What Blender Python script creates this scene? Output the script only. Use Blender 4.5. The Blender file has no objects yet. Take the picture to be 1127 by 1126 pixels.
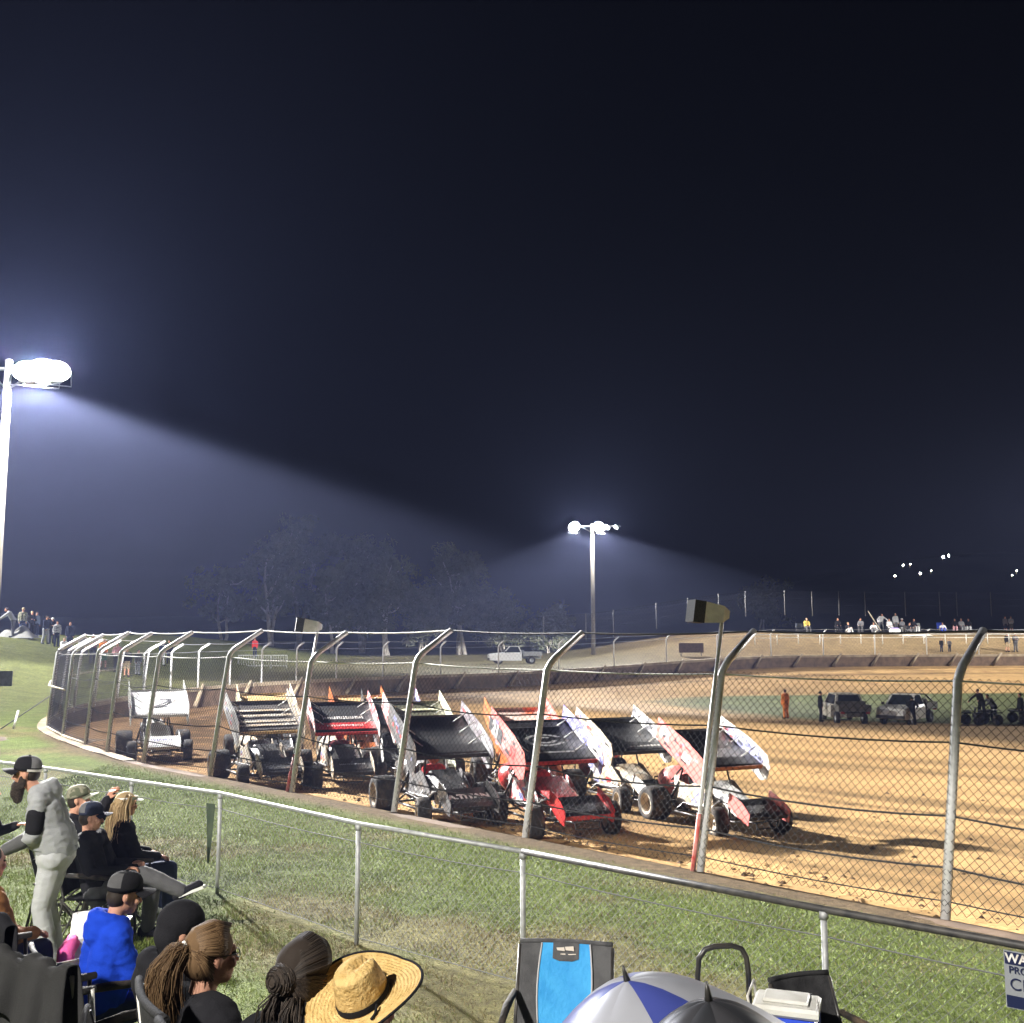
import bpy, math, random
import numpy as np
from mathutils import Vector, Matrix
random.seed(7); np.random.seed(7)
R = math.radians
scene = bpy.context.scene
COL = scene.collection
V = Vector

# ------------------------------------------------------------------ camera
CAMZ = 2.9; FPX = 1130.0; PITCH = math.atan(134/1130.0)
cam = bpy.data.cameras.new('camera'); camo = bpy.data.objects.new('camera', cam); COL.objects.link(camo)
cam.sensor_width = 36; cam.sensor_fit = 'HORIZONTAL'; cam.lens = 36*FPX/1127
camo.location = (0, 0, CAMZ); camo.rotation_euler = (R(90)+PITCH, 0, 0)
cam.clip_start = .05; cam.clip_end = 3000
scene.camera = camo
_u = V((0, -math.sin(PITCH), math.cos(PITCH))); _f = V((0, math.cos(PITCH), math.sin(PITCH)))
def P(px, py, d):
    """world point seen at photo pixel (px,py) at distance d along +Y"""
    r = _f + V((1, 0, 0))*((px-563.5)/FPX) + _u*((563-py)/FPX)
    return V((0, 0, CAMZ)) + r*(d/r.y)
def PX(px, d, py=760): return P(px, py, d).x

# ------------------------------------------------------------------ mesh builder
class MB:
    def __init__(s): s.v = []; s.f = []; s.m = []; s.s = []
    def add(s, vs, fs, m=0, smooth=False):
        b = len(s.v); s.v += [tuple(x) for x in vs]
        for f in fs: s.f.append([i+b for i in f]); s.m.append(m); s.s.append(smooth)
        return s
    def box(s, c, size, M=None, m=0, bev=0):
        x, y, z = [k/2 for k in size]; M = M or Matrix(); c = V(c)
        if bev:
            b = min(bev, x*.9, y*.9, z*.9); ring = []
            for zz, ins in ((-z, b), (-z+b, 0), (z-b, 0), (z, b)):
                xx, yy = x-ins, y-ins
                ring += [(-xx+b*0, -yy, zz), (xx, -yy, zz), (xx, yy, zz), (-xx, yy, zz)]
            fs = [(3, 2, 1, 0), (12, 13, 14, 15)]
            for k in range(3):
                for i in range(4): fs.append((k*4+i, k*4+(i+1) % 4, k*4+4+(i+1) % 4, k*4+4+i))
            return s.add([M @ (c+V(p)) if False else c+(M.to_3x3() @ V(p)) for p in ring], fs, m)
        p = [(-x, -y, -z), (x, -y, -z), (x, y, -z), (-x, y, -z), (-x, -y, z), (x, -y, z), (x, y, z), (-x, y, z)]
        return s.add([c+(M.to_3x3() @ V(q)) for q in p], [(3, 2, 1, 0), (4, 5, 6, 7), (0, 1, 5, 4), (1, 2, 6, 5), (2, 3, 7, 6), (3, 0, 4, 7)], m)
    def tube(s, pts, r, n=8, m=0, caps=True, smooth=True):
        pts = [V(p) for p in pts]; N = len(pts)
        rs = r if isinstance(r, (list, tuple)) else [r]*N
        t0 = (pts[1]-pts[0]).normalized()
        a = t0.orthogonal().normalized(); vs = []
        for i in range(N):
            t = (pts[min(i+1, N-1)]-pts[max(i-1, 0)])
            t = t.normalized() if t.length > 1e-9 else t0
            a = (a - t*a.dot(t)); a = a.normalized() if a.length > 1e-6 else t.orthogonal().normalized()
            b = t.cross(a)
            for k in range(n):
                q = 2*math.pi*k/n
                vs.append(pts[i] + (a*math.cos(q)+b*math.sin(q))*rs[i])
        fs = [(i*n+k, i*n+(k+1) % n, (i+1)*n+(k+1) % n, (i+1)*n+k) for i in range(N-1) for k in range(n)]
        s.add(vs, fs, m, smooth)
        if caps:
            b = len(s.v)-N*n
            s.f.append([b+k for k in reversed(range(n))]); s.m.append(m); s.s.append(False)
            s.f.append([b+(N-1)*n+k for k in range(n)]); s.m.append(m); s.s.append(False)
        return s
    def capsule(s, p0, p1, r0, r1, n=12, m=0):
        p0 = V(p0); p1 = V(p1); d = p1-p0; L = d.length
        t = d.normalized() if L > 1e-6 else V((0, 0, 1))
        pts = []; rs = []
        for q in (-89, -60, -30, 0): pts.append(p0+t*(r0*math.sin(R(q)))); rs.append(r0*math.cos(R(q)))
        for q in (0, 30, 60, 89): pts.append(p1+t*(r1*math.sin(R(q)))); rs.append(r1*math.cos(R(q)))
        a = t.orthogonal().normalized(); b = t.cross(a); vs = []
        for p, r in zip(pts, rs):
            for k in range(n):
                q = 2*math.pi*k/n; vs.append(p+(a*math.cos(q)+b*math.sin(q))*r)
        N = len(pts)
        fs = [(i*n+k, i*n+(k+1) % n, (i+1)*n+(k+1) % n, (i+1)*n+k) for i in range(N-1) for k in range(n)]
        fs += [tuple(reversed(range(n))), tuple((N-1)*n+k for k in range(n))]
        return s.add(vs, fs, m, True)
    def ell(s, c, r, M=None, n=14, m=0):
        c = V(c); M = M.to_3x3() if M else Matrix.Identity(3); k = 9; vs = []; fs = []
        for i in range(k):
            q = R(-88+176*i/(k-1))
            for j in range(n):
                a = 2*math.pi*j/n
                vs.append(c+M @ V((r[0]*math.cos(q)*math.cos(a), r[1]*math.cos(q)*math.sin(a), r[2]*math.sin(q))))
        fs = [(i*n+j, i*n+(j+1) % n, (i+1)*n+(j+1) % n, (i+1)*n+j) for i in range(k-1) for j in range(n)]
        fs += [tuple(reversed(range(n))), tuple((k-1)*n+j for j in range(n))]
        return s.add(vs, fs, m, True)
    def lathe(s, prof, n=24, M=None, m=0, smooth=True, a0=0, a1=360):
        M = M or Matrix(); full = abs(a1-a0) >= 359.9; cols = n if full else n+1; vs = []
        for r, z in prof:
            for k in range(cols):
                a = R(a0+(a1-a0)*k/n); vs.append(M @ V((r*math.cos(a), r*math.sin(a), z)))
        fs = []
        for i in range(len(prof)-1):
            for k in range(n):
                k2 = (k+1) % cols
                fs.append((i*cols+k, i*cols+k2, (i+1)*cols+k2, (i+1)*cols+k))
        return s.add(vs, fs, m, smooth)
    def plate(s, poly, t, M=None, m=0):
        """polygon in local XZ, thickness t along local Y (centred)"""
        M = M or Matrix(); n = len(poly)
        vs = [M @ V((x, -t/2, z)) for x, z in poly]+[M @ V((x, t/2, z)) for x, z in poly]
        fs = [tuple(range(n)), tuple(reversed(range(n, 2*n)))]+[(i, i+n, (i+1) % n+n, (i+1) % n) for i in range(n)]
        return s.add(vs, fs, m)
    def sheet(s, grid, m=0, smooth=True, thick=0):
        """grid[i][j] of points"""
        ni = len(grid); nj = len(grid[0])
        vs = [V(p) for row in grid for p in row]
        fs = [(i*nj+j, i*nj+j+1, (i+1)*nj+j+1, (i+1)*nj+j) for i in range(ni-1) for j in range(nj-1)]
        s.add(vs, fs, m, smooth)
        return s
    def mesh(s, name, mats):
        me = bpy.data.meshes.new(name); me.from_pydata(s.v, [], s.f)
        for mt in (mats if isinstance(mats, (list, tuple)) else [mats]): me.materials.append(mt)
        me.polygons.foreach_set('material_index', s.m); me.polygons.foreach_set('use_smooth', s.s)
        me.update(); return me
    def build(s, name, mats, parent=None, loc=None, rotz=0):
        return link(name, s.mesh(name, mats), parent, loc, rotz)

def link(name, me, parent=None, loc=None, rotz=0):
    o = bpy.data.objects.new(name, me); COL.objects.link(o)
    if parent: o.parent = parent
    if loc is not None: o.location = loc
    o.rotation_euler.z = rotz
    return o
def tag(o, label=None, cat=None, group=None, kind=None):
    if label: o['label'] = label
    if cat: o['category'] = cat
    if group: o['group'] = group
    if kind: o['kind'] = kind
    return o
def empty(name, label, cat, loc=(0, 0, 0), rotz=0, group=None):
    o = bpy.data.objects.new(name, None); COL.objects.link(o); o.empty_display_size = .2
    o.location = loc; o.rotation_euler.z = rotz
    return tag(o, label, cat, group)
def copy_tree(o, parent=None):
    c = o.copy(); COL.objects.link(c)
    if parent: c.parent = parent
    for ch in list(o.children): copy_tree(ch, c)
    return c
DG = bpy.context.evaluated_depsgraph_get
from mathutils import noise as mnoise
def remesh(mb, name, mat, voxel=.012, smooth=4, wrinkle=0.):
    """one continuous skin over overlapping volumes"""
    me = mb.mesh(name+'_raw', mat); o = bpy.data.objects.new('tmp', me); COL.objects.link(o)
    r = o.modifiers.new('r', 'REMESH'); r.mode = 'VOXEL'; r.voxel_size = voxel; r.use_smooth_shade = True
    if smooth:
        q = o.modifiers.new('s', 'SMOOTH'); q.iterations = smooth; q.factor = .5
    dg = DG(); dg.update()
    out = bpy.data.meshes.new_from_object(o.evaluated_get(dg), depsgraph=dg); out.name = name
    bpy.data.objects.remove(o); bpy.data.meshes.remove(me)
    if wrinkle:
        n = len(out.vertices); co = np.empty(n*3, 'f'); out.vertices.foreach_get('co', co); co = co.reshape(-1, 3)
        no = np.array([v.normal for v in out.vertices], 'f'); off = V((random.random()*20, random.random()*20, 0)); dd = np.empty(n, 'f')
        for i in range(n):
            p = co[i]; a = mnoise.noise(V((p[0]*7, p[1]*7, p[2]*15))+off); b = mnoise.noise(V((p[0]*16+p[2]*9, p[1]*16-p[2]*6, p[2]*26))+off)
            dd[i] = (1-abs(a)*2.2)*.6+(1-abs(b)*2)*.4-.4
        co = co+no*dd[:, None]*wrinkle; out.vertices.foreach_set('co', co.ravel()); out.update()
    if not out.materials: out.materials.append(mat)
    return out

# ------------------------------------------------------------------ materials
MATS = {}
def mat(name, c, rough=.6, c2=None, scale=8, metal=0, bump=0, bscale=None, spec=.4, detail=4, lo=.35, hi=.65, coords='Object', stretch=None, coat=0, trans=0):
    if name in MATS: return MATS[name]
    m = bpy.data.materials.new(name); m.use_nodes = True; nt = m.node_tree; b = nt.nodes['Principled BSDF']
    b.inputs['Roughness'].default_value = rough; b.inputs['Metallic'].default_value = metal
    b.inputs['Specular IOR Level'].default_value = spec; b.inputs['Coat Weight'].default_value = coat
    b.inputs['Base Color'].default_value = (*c, 1)
    tc = nt.nodes.new('ShaderNodeTexCoord'); src = tc.outputs[coords]
    if stretch:
        mp = nt.nodes.new('ShaderNodeMapping'); mp.inputs['Scale'].default_value = stretch
        nt.links.new(src, mp.inputs['Vector']); src = mp.outputs['Vector']
    if c2:
        n = nt.nodes.new('ShaderNodeTexNoise'); n.inputs['Scale'].default_value = scale; n.inputs['Detail'].default_value = detail
        nt.links.new(src, n.inputs['Vector'])
        cr = nt.nodes.new('ShaderNodeValToRGB'); cr.color_ramp.elements[0].position = lo; cr.color_ramp.elements[1].position = hi
        cr.color_ramp.elements[0].color = (*c, 1); cr.color_ramp.elements[1].color = (*c2, 1)
        nt.links.new(n.outputs['Fac'], cr.inputs['Fac']); nt.links.new(cr.outputs['Color'], b.inputs['Base Color'])
    if bump:
        n2 = nt.nodes.new('ShaderNodeTexNoise'); n2.inputs['Scale'].default_value = bscale or scale*3; n2.inputs['Detail'].default_value = 5
        nt.links.new(src, n2.inputs['Vector'])
        bp = nt.nodes.new('ShaderNodeBump'); bp.inputs['Strength'].default_value = bump; bp.inputs['Distance'].default_value = .02
        nt.links.new(n2.outputs['Fac'], bp.inputs['Height']); nt.links.new(bp.outputs['Normal'], b.inputs['Normal'])
    MATS[name] = m; return m
def emis(name, c, s):
    m = bpy.data.materials.new(name); m.use_nodes = True; b = m.node_tree.nodes['Principled BSDF']
    b.inputs['Base Color'].default_value = (.8, .8, .8, 1)
    b.inputs['Emission Color'].default_value = (*c, 1); b.inputs['Emission Strength'].default_value = s
    MATS[name] = m; return m
def cloth(name, c, k=1.25, rough=.95, bump=.22):
    return mat(name, c, rough, tuple(min(1, x*k) for x in c), 5, bump=bump, bscale=120, spec=.12)
MUD = (.2, .12, .06)
def paint(name, c, mud=.64, rough=.32):
    return mat(name, c, rough, tuple(.45*a+.55*b for a, b in zip(c, MUD)), 3.2, bump=.12, bscale=25, spec=.5, detail=8, lo=mud-.1, hi=mud+.12, coat=.15)

galv = mat('galvanised', (.5, .505, .515), .42, (.6, .605, .615), 18, metal=.05, bump=.1)
galv_dull = mat('galvanised_dull', (.3, .31, .32), .55, (.42, .43, .44), 14, metal=.3, bump=.15)
wire_m = mat('fence_wire', (.03, .03, .032), .9, spec=.05)
wire_g = mat('fence_wire_bright', (.16, .165, .165), .8, spec=.1)
cable_m = mat('cable', (.05, .05, .055), .6)
black_rubber = mat('tyre_rubber', (.022, .02, .019), .85, (.12, .085, .055), 5, bump=.5, bscale=30, lo=.5, hi=.75)
black_metal = mat('black_metal', (.02, .02, .022), .35, (.05, .045, .04), 9, spec=.5)
white_steel = mat('white_steel', (.7, .7, .68), .5, (.5, .47, .42), 7)
chrome = mat('bright_metal', (.5, .5, .52), .3, (.3, .27, .24), 9, metal=.8)
timber_pole = mat('timber_pole', (.15, .135, .11), .85, (.23, .21, .175), 3, bump=.5, bscale=20, stretch=(6, 6, .6))
pale_timber = mat('pale_timber', (.5, .45, .36), .85, (.35, .3, .22), 4, bump=.4)
skin = mat('skin', (.44, .22, .15), .68, (.56, .3, .21), 14, bump=.2, bscale=90, spec=.25)
def hair_mat(name, c, c2):
    m = mat(name, c, .62, spec=.22); nt = m.node_tree; g = nt.nodes.new('ShaderNodeNewGeometry'); cr = nt.nodes.new('ShaderNodeValToRGB')
    cr.color_ramp.elements[0].color = (*c, 1); cr.color_ramp.elements[1].color = (*c2, 1); e = cr.color_ramp.elements.new(.6); e.color = (*[.55*a+.45*b for a, b in zip(c, c2)], 1); cr.color_ramp.elements[0].position = .0
    nt.links.new(g.outputs['Random Per Island'], cr.inputs['Fac']); nt.links.new(cr.outputs['Color'], nt.nodes['Principled BSDF'].inputs['Base Color']); return m
glass_dark = mat('dark_glass', (.02, .025, .03), .08, spec=.8)
SKY_STRENGTH = .008; EXPOSURE = 1.15; HAZE = .00042; LAMP_W = 300000.; P2K = .6; ASSUMED_P3K = 2.7; ASSUMED_P4K = .42; ASSUMED_P5K = .6; GRASS_ON = True
# ------------------------------------------------------------------ terrain
def S(t): t = max(0., min(1., t)); return t*t*(3-2*t)
_G = np.random.RandomState(3).rand(256, 256)
def vnoise(x, y):
    x = np.asarray(x, float); y = np.asarray(y, float)
    xi = np.floor(x).astype(int); yi = np.floor(y).astype(int); fx = x-xi; fy = y-yi
    fx = fx*fx*(3-2*fx); fy = fy*fy*(3-2*fy); g = lambda a, b: _G[a % 256, b % 256]
    return (g(xi, yi)*(1-fx)+g(xi+1, yi)*fx)*(1-fy)+(g(xi, yi+1)*(1-fx)+g(xi+1, yi+1)*fx)*fy
def fbm(x, y): return (vnoise(x, y)*.5+vnoise(x*2.1+7, y*2.1+3)*.3+vnoise(x*4.3+1, y*4.3+9)*.2)

near_posts = [(4.41-2.12*i, 10.9+2.12*i) for i in range(-6, 7)]+[(-9.9, 25.6)]
turn_posts = [(-11.05, 27.1), (-12.6, 29.3), (-14.2, 31.9), (-15.4, 34.7), (-16.3, 37.5), (-17, 40.4), (-17.4, 43.4), (-17.6, 46.4), (-17.5, 49.4),
              (-17.2, 52.4), (-16.7, 55.3), (-15.8, 58.2), (-14.7, 61), (-13.2, 63.6), (-11.2, 66.2), (-8.6, 69.2), (-5, 72.6), (-1, 76), (3.6, 79.8), (8.2, 83.4), (12.9, 86.6), (17.7, 89.4), (23, 92), (28.2, 93.8), (33.4, 95.3), (38.6, 96.4), (43.8, 97.2), (49, 97.7), (54.2, 98), (59.4, 98.1), (64.6, 98), (69.8, 97.5)]
closing = [(84, 94), (100, 84), (108, 68), (106, 45), (95, 22), (78, 4), (58, -10), (40, -16), (27, -9.5), (21, -5.4)]
def resample(pts, step, closed=True):
    pts = [V((p[0], p[1], 0)) for p in pts]
    n = len(pts); out = []
    for i in range(n if closed else n-1):
        p0, p1, p2, p3 = pts[(i-1) % n], pts[i], pts[(i+1) % n], pts[(i+2) % n]
        L = (p2-p1).length; st = step(p1, p2); k = max(1, int(round(L/st)))
        for j in range(k):
            t = j/k; t2 = t*t; t3 = t2*t
            q = .5*((2*p1)+(p2-p0)*t+(2*p0-5*p1+4*p2-p3)*t2+(3*p1-p0-3*p2+p3)*t3)
            out.append((q.x, q.y))
    return out
LOOP = resample(near_posts+turn_posts+closing, lambda a, b: .5 if (a.y < 45 and a.x < 9) else (1.5 if a.x < 72 and a.y > 30 else 3))
NL = len(LOOP)
def lip_z(x, y): return .9*S((x+2)/28) if y > 55 else 0.
def drop_at(x, y): return .27+.75*S((y-27)/28)
ICX, ICY = 50, 69
INF = [(9, 74), (11, 68), (16.4, 61.8), (29, 58.8), (60, 56), (88, 60), (95, 68), (88, 78), (60, 83), (41, 82.5), (20, 80), (12, 78)]
INF = resample(INF, lambda a, b: 2.)
def infield_z(x, y): return -2.3+.6*(y-59)/24
def inf_hit(x, y):
    d = V((x-ICX, y-ICY)); best = None; a = math.atan2(d.y, d.x)
    for i in range(len(INF)):
        p = INF[i]; q = INF[(i+1) % len(INF)]
        a1 = math.atan2(p[1]-ICY, p[0]-ICX)-a; a2 = math.atan2(q[1]-ICY, q[0]-ICX)-a
        a1 = (a1+math.pi) % (2*math.pi)-math.pi; a2 = (a2+math.pi) % (2*math.pi)-math.pi
        if a1*a2 <= 0 and abs(a1-a2) < 1:
            t = 0 if a1 == a2 else a1/(a1-a2)
            return (p[0]+(q[0]-p[0])*t, p[1]+(q[1]-p[1])*t)
    return (ICX, ICY)
QL = [inf_hit(x, y) for x, y in LOOP]
NORM = []
for i in range(NL):
    a = V(LOOP[i-2]); b = V(LOOP[(i+2) % NL]); t = (b-a).normalized(); NORM.append(V((-t.y, t.x)))   # loop runs clockwise seen from above
_c = V((ICX, ICY))
NORM = [n if (V(LOOP[i])-_c).dot(n) > 0 else -n for i, n in enumerate(NORM)]

def bank_t(x, y): return -((x-.09)*.68+(y-8.8)*.73)
def hout(x, y, r=99.):
    h = 0.
    t = bank_t(x, y)-2.6
    if y < 24: h += .27*(t if t > .8 else (.0 if t < -.8 else (t+.8)**2/3.2))*S((24-y)/10)
    h = min(h, 2.6)
    h += 2.75*S((-x-18.5)/15)*S((y-32)/34)*(1-.75*S((y-95)/60))
    if y > 55: h += lip_z(x, y)+2.05*S(r/11.5)*S((x-2)/26)
    h += .05*(float(vnoise(x*.35, y*.35))-.5)*S(r/3)
    return h
def nearest_r(x, y):
    return min(math.hypot(x-a, y-b) for a, b in LOOP)
def GZ(x, y):
    """ground height outside the fence"""
    return hout(x, y, nearest_r(x, y))
def TZ(x, y):
    """height of the dirt track"""
    best = min(range(NL), key=lambda i: (LOOP[i][0]-x)**2+(LOOP[i][1]-y)**2)
    px, py = LOOP[best]
    # project radially
    d = V((x-ICX, y-ICY)); a = math.atan2(d.y, d.x)
    k = min(range(NL), key=lambda i: abs((math.atan2(LOOP[i][1]-ICY, LOOP[i][0]-ICX)-a+math.pi) % (2*math.pi)-math.pi))
    L = (V(LOOP[k])-V(QL[k])).length; v = max(0, min(1, (V(LOOP[k])-V((x, y))).length/L))
    return track_z(k, v)
def track_z(i, v):
    x, y = LOOP[i]; z0 = lip_z(x, y)-drop_at(x, y); q = QL[i]; z1 = infield_z(*q)
    return z0+(z1-z0)*v

def grid_obj(name, grid, m, cols=None, closed=True):
    ni = len(grid); nj = len(grid[0]); mb = MB()
    vs = [p for row in grid for p in row]
    jj = nj if closed else nj-1
    fs = [(i*nj+j, i*nj+(j+1) % nj, (i+1)*nj+(j+1) % nj, (i+1)*nj+j) for i in range(ni-1) for j in range(jj)]
    mb.add(vs, fs, 0, True)
    me = mb.mesh(name, m)
    if cols is not None:
        at = me.color_attributes.new('tint', 'FLOAT_COLOR', 'POINT')
        at.data.foreach_set('color', np.concatenate([np.array(cols, 'f'), np.ones((len(cols), 1), 'f')], 1).ravel())
    o = link(name, me); tag(o, kind='structure'); return o

def terrain_mat(name, layers, bump=.6, bscale=6, rough=.95, mottle=None):
    """tint attribute times noises; layers = [(scale, lo, hi)] multiply"""
    m = bpy.data.materials.new(name); m.use_nodes = True; nt = m.node_tree; b = nt.nodes['Principled BSDF']
    b.inputs['Roughness'].default_value = rough; b.inputs['Specular IOR Level'].default_value = .15
    at = nt.nodes.new('ShaderNodeVertexColor'); at.layer_name = 'tint'
    tc = nt.nodes.new('ShaderNodeTexCoord'); out = at.outputs['Color']
    for sc, lo, hi in layers:
        n = nt.nodes.new('ShaderNodeTexNoise'); n.inputs['Scale'].default_value = sc; n.inputs['Detail'].default_value = 6
        nt.links.new(tc.outputs['Object'], n.inputs['Vector'])
        mr = nt.nodes.new('ShaderNodeMapRange'); mr.inputs[1].default_value = .3; mr.inputs[2].default_value = .7
        mr.inputs[3].default_value = lo; mr.inputs[4].default_value = hi
        nt.links.new(n.outputs['Fac'], mr.inputs[0])
        mx = nt.nodes.new('ShaderNodeVectorMath'); mx.operation = 'SCALE'
        nt.links.new(out, mx.inputs[0]); nt.links.new(mr.outputs[0], mx.inputs['Scale']); out = mx.outputs[0]
    if mottle:
        sc, colr, lo, hi = mottle
        n = nt.nodes.new('ShaderNodeTexNoise'); n.inputs['Scale'].default_value = sc; n.inputs['Detail'].default_value = 8
        nt.links.new(tc.outputs['Object'], n.inputs['Vector'])
        mr = nt.nodes.new('ShaderNodeMapRange'); mr.inputs[1].default_value = lo; mr.inputs[2].default_value = hi
        nt.links.new(n.outputs['Fac'], mr.inputs[0])
        mm = nt.nodes.new('ShaderNodeMix'); mm.data_type = 'RGBA'; mm.inputs[7].default_value = (*colr, 1)
        nt.links.new(mr.outputs[0], mm.inputs[0]); nt.links.new(out, mm.inputs[6]); out = mm.outputs[2]
    nt.links.new(out, b.inputs['Base Color'])
    n2 = nt.nodes.new('ShaderNodeTexNoise'); n2.inputs['Scale'].default_value = bscale; n2.inputs['Detail'].default_value = 8
    n2.inputs['Roughness'].default_value = .7
    nt.links.new(tc.outputs['Object'], n2.inputs['Vector'])
    bp = nt.nodes.new('ShaderNodeBump'); bp.inputs['Strength'].default_value = bump; bp.inputs['Distance'].default_value = .12
    nt.links.new(n2.outputs['Fac'], bp.inputs['Height']); nt.links.new(bp.outputs['Normal'], b.inputs['Normal'])
    return m

GRASS = np.array((.1, .13, .03)); DRY = np.array((.2, .14, .07)); DIRT = np.array((.2, .14, .08)); OLIVE = np.array((.13, .115, .055))
# ground outside the fence
rows = [0, .12, .3, .5, .75]+[1+.3*i for i in range(40)]+[13.5, 15, 17, 19, 22, 25, 29, 34, 40, 48, 58, 70, 85, 105, 130, 165, 210, 270]
grid = []; cols = []
for r in rows:
    row = []
    for i in range(NL):
        x = LOOP[i][0]+NORM[i].x*r; y = LOOP[i][1]+NORM[i].y*r
        z = hout(x, y, r)
        row.append((x, y, z))
        n = float(fbm(x*.5, y*.5)); n2 = float(fbm(x*.13+40, y*.13))
        c = GRASS.copy()
        far = S((y-30)/20)
        c = c*(1-far*.4)+OLIVE*far*.4
        if y > 48: k = S((y-48)/16)*S((x+24)/8); c = c*(1-k)+OLIVE*.9*k
        k = S((x-2)/22)*(y > 60); c = c*(1-k)+DRY*k
        k = S((n-.5)/.16)*.55*(1-far); c = c*(1-k)+DRY*.8*k
        if y < 30: k = 1-S((r-.25)/(.35+.5*n)); c = c*(1-k)+DIRT*.62*k
        if y > 60 and r < 1: c = DIRT
        cols.append(c*(.82+.36*n2))
    grid.append(row)
ground = grid_obj('ground', grid, terrain_mat('ground_cover', [(1.3, .8, 1.2), (9, .65, 1.3), (60, .6, 1.35)], bump=.9, bscale=22), cols)

# dirt track, one sheet from the fence to the infield
vv = [0, .004, .01]+[.01+.0075*i for i in range(1, 41)]+[.34, .37, .4, .43, .46, .5, .54, .58, .62, .66, .7, .74, .78, .82, .86, .9, .93, .96, 1]
grid = []; cols = []
for v in vv:
    row = []
    for i in range(NL):
        p = LOOP[i]; q = QL[i]; x = p[0]+(q[0]-p[0])*v; y = p[1]+(q[1]-p[1])*v
        z = track_z(i, v)+(.05*(float(vnoise(x*.6, y*.6))-.5)+.05*(float(fbm(v*60, i*.03))-.5))*(v > .004)*(v < 1)
        row.append((x, y, z))
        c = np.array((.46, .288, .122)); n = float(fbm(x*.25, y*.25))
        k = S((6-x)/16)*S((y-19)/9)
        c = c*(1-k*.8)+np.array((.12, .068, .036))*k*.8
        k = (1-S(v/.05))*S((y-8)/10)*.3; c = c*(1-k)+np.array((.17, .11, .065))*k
        g = float(fbm(v*46+.6*float(vnoise(i*.03, 5)), i*.022)); c = c*(1-.5*S((g-.5)/.12)*S(v/.02)*(1-S((v-.3)/.25)))       # moist grooves along the racing line
        g = float(fbm(v*120+3, i*.05)); c = c*(1+.22*(g-.5))
        if v > .8: c = c*.92
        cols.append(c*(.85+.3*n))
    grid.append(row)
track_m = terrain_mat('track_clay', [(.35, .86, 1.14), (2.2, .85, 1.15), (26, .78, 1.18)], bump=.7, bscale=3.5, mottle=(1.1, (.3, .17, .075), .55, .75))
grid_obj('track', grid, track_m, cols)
# infield
grid = []; cols = []
for v in [0, .02, .05, .1, .17, .25, .35, .5, .7, .9, .99]:
    row = []
    for i in range(NL):
        q = QL[i]; x = q[0]+(ICX-q[0])*v; y = q[1]+(ICY-q[1])*v
        row.append((x, y, infield_z(x, y)))
        n = float(fbm(x*.2+11, y*.2)); k = S(v/.09+n*.8-.4)
        cols.append(np.array((.4, .25, .1))*(1-k)+np.array((.09, .105, .033))*k*(.7+.6*n))
    grid.append(row)
grid_obj('infield', grid, terrain_mat('infield_grass', [(.6, .75, 1.25), (5, .7, 1.3)], bump=.6, bscale=8), cols)

# worn earth under the low spectator fence; top rail's shadow painted as second ribbon
low_posts = [(-10.4, 16.9), (-8.3, 15.6), (-6.35, 14.3), (-4.7, 13.0), (-3.31, 11.95), (-1.46, 10.05), (.09, 8.8), (2.05, 7.02), (4.1, 5.3), (6.1, 3.6)]
def ribbon(name, pts, w, off, dz, m, step=.12, seed=0):
    pp = resample(pts, lambda a, b: step, closed=False); mb = MB(); g = [[], [], [], []]
    for i, (x, y) in enumerate(pp):
        a = V(pp[max(0, i-1)]); b = V(pp[min(len(pp)-1, i+1)]); t = (b-a).normalized(); n = V((-t.y, t.x))
        ww = w*(.35+1.1*float(fbm(i*.11+seed, seed*3.1)))
        o = off*(.6+.8*float(fbm(i*.06+seed+50, 2)))
        for k, q in enumerate((-1, -.4, .4, 1)):
            X = x+n.x*(o+ww*q); Y = y+n.y*(o+ww*q); h = GZ(X, Y)
            g[k].append((X, Y, h+(dz if abs(q) < .9 else -.01)))
    o = mb.sheet(g).build(name, m); tag(o, kind='structure'); return o
soil_shade = mat('soil_and_rail_shade', (.016, .013, .009), 1., (.05, .037, .022), 9, bump=1, bscale=30, spec=0)
ribbon('soil_and_rail_shade', low_posts[3:], .09, .06, -.002, soil_shade, seed=1)
ribbon('soil_and_rail_shade', [(p[0]-.45, p[1]-.4) for p in low_posts[3:7]],   .06, .05, -.003, soil_shade, seed=5)  # dark strip painted where the top rail's shadow falls
# exposed earth by the end of the turn
mb = MB(); g = []
for i in range(26):
    a = i/25; row = []
    for j in range(9):
        q = j/8*2-1
        x = -21+9.5*a+q*.3; y = 28.9+q*1.7-1.2*a
        z = GZ(x, y)-.05+(1-q*q)*(.55-.2*a)*math.sin(math.pi*min(1, a*1.1+.15))+.18*(float(fbm(x*2, y*2))-.5)*(1-abs(q))
        row.append((x, y, z))
    g.append(row)
tag(mb.sheet(g).build('earth_mound', mat('dark_earth', (.045, .032, .022), .95, (.11, .08, .05), 5, bump=1, bscale=14)), kind='structure')

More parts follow.
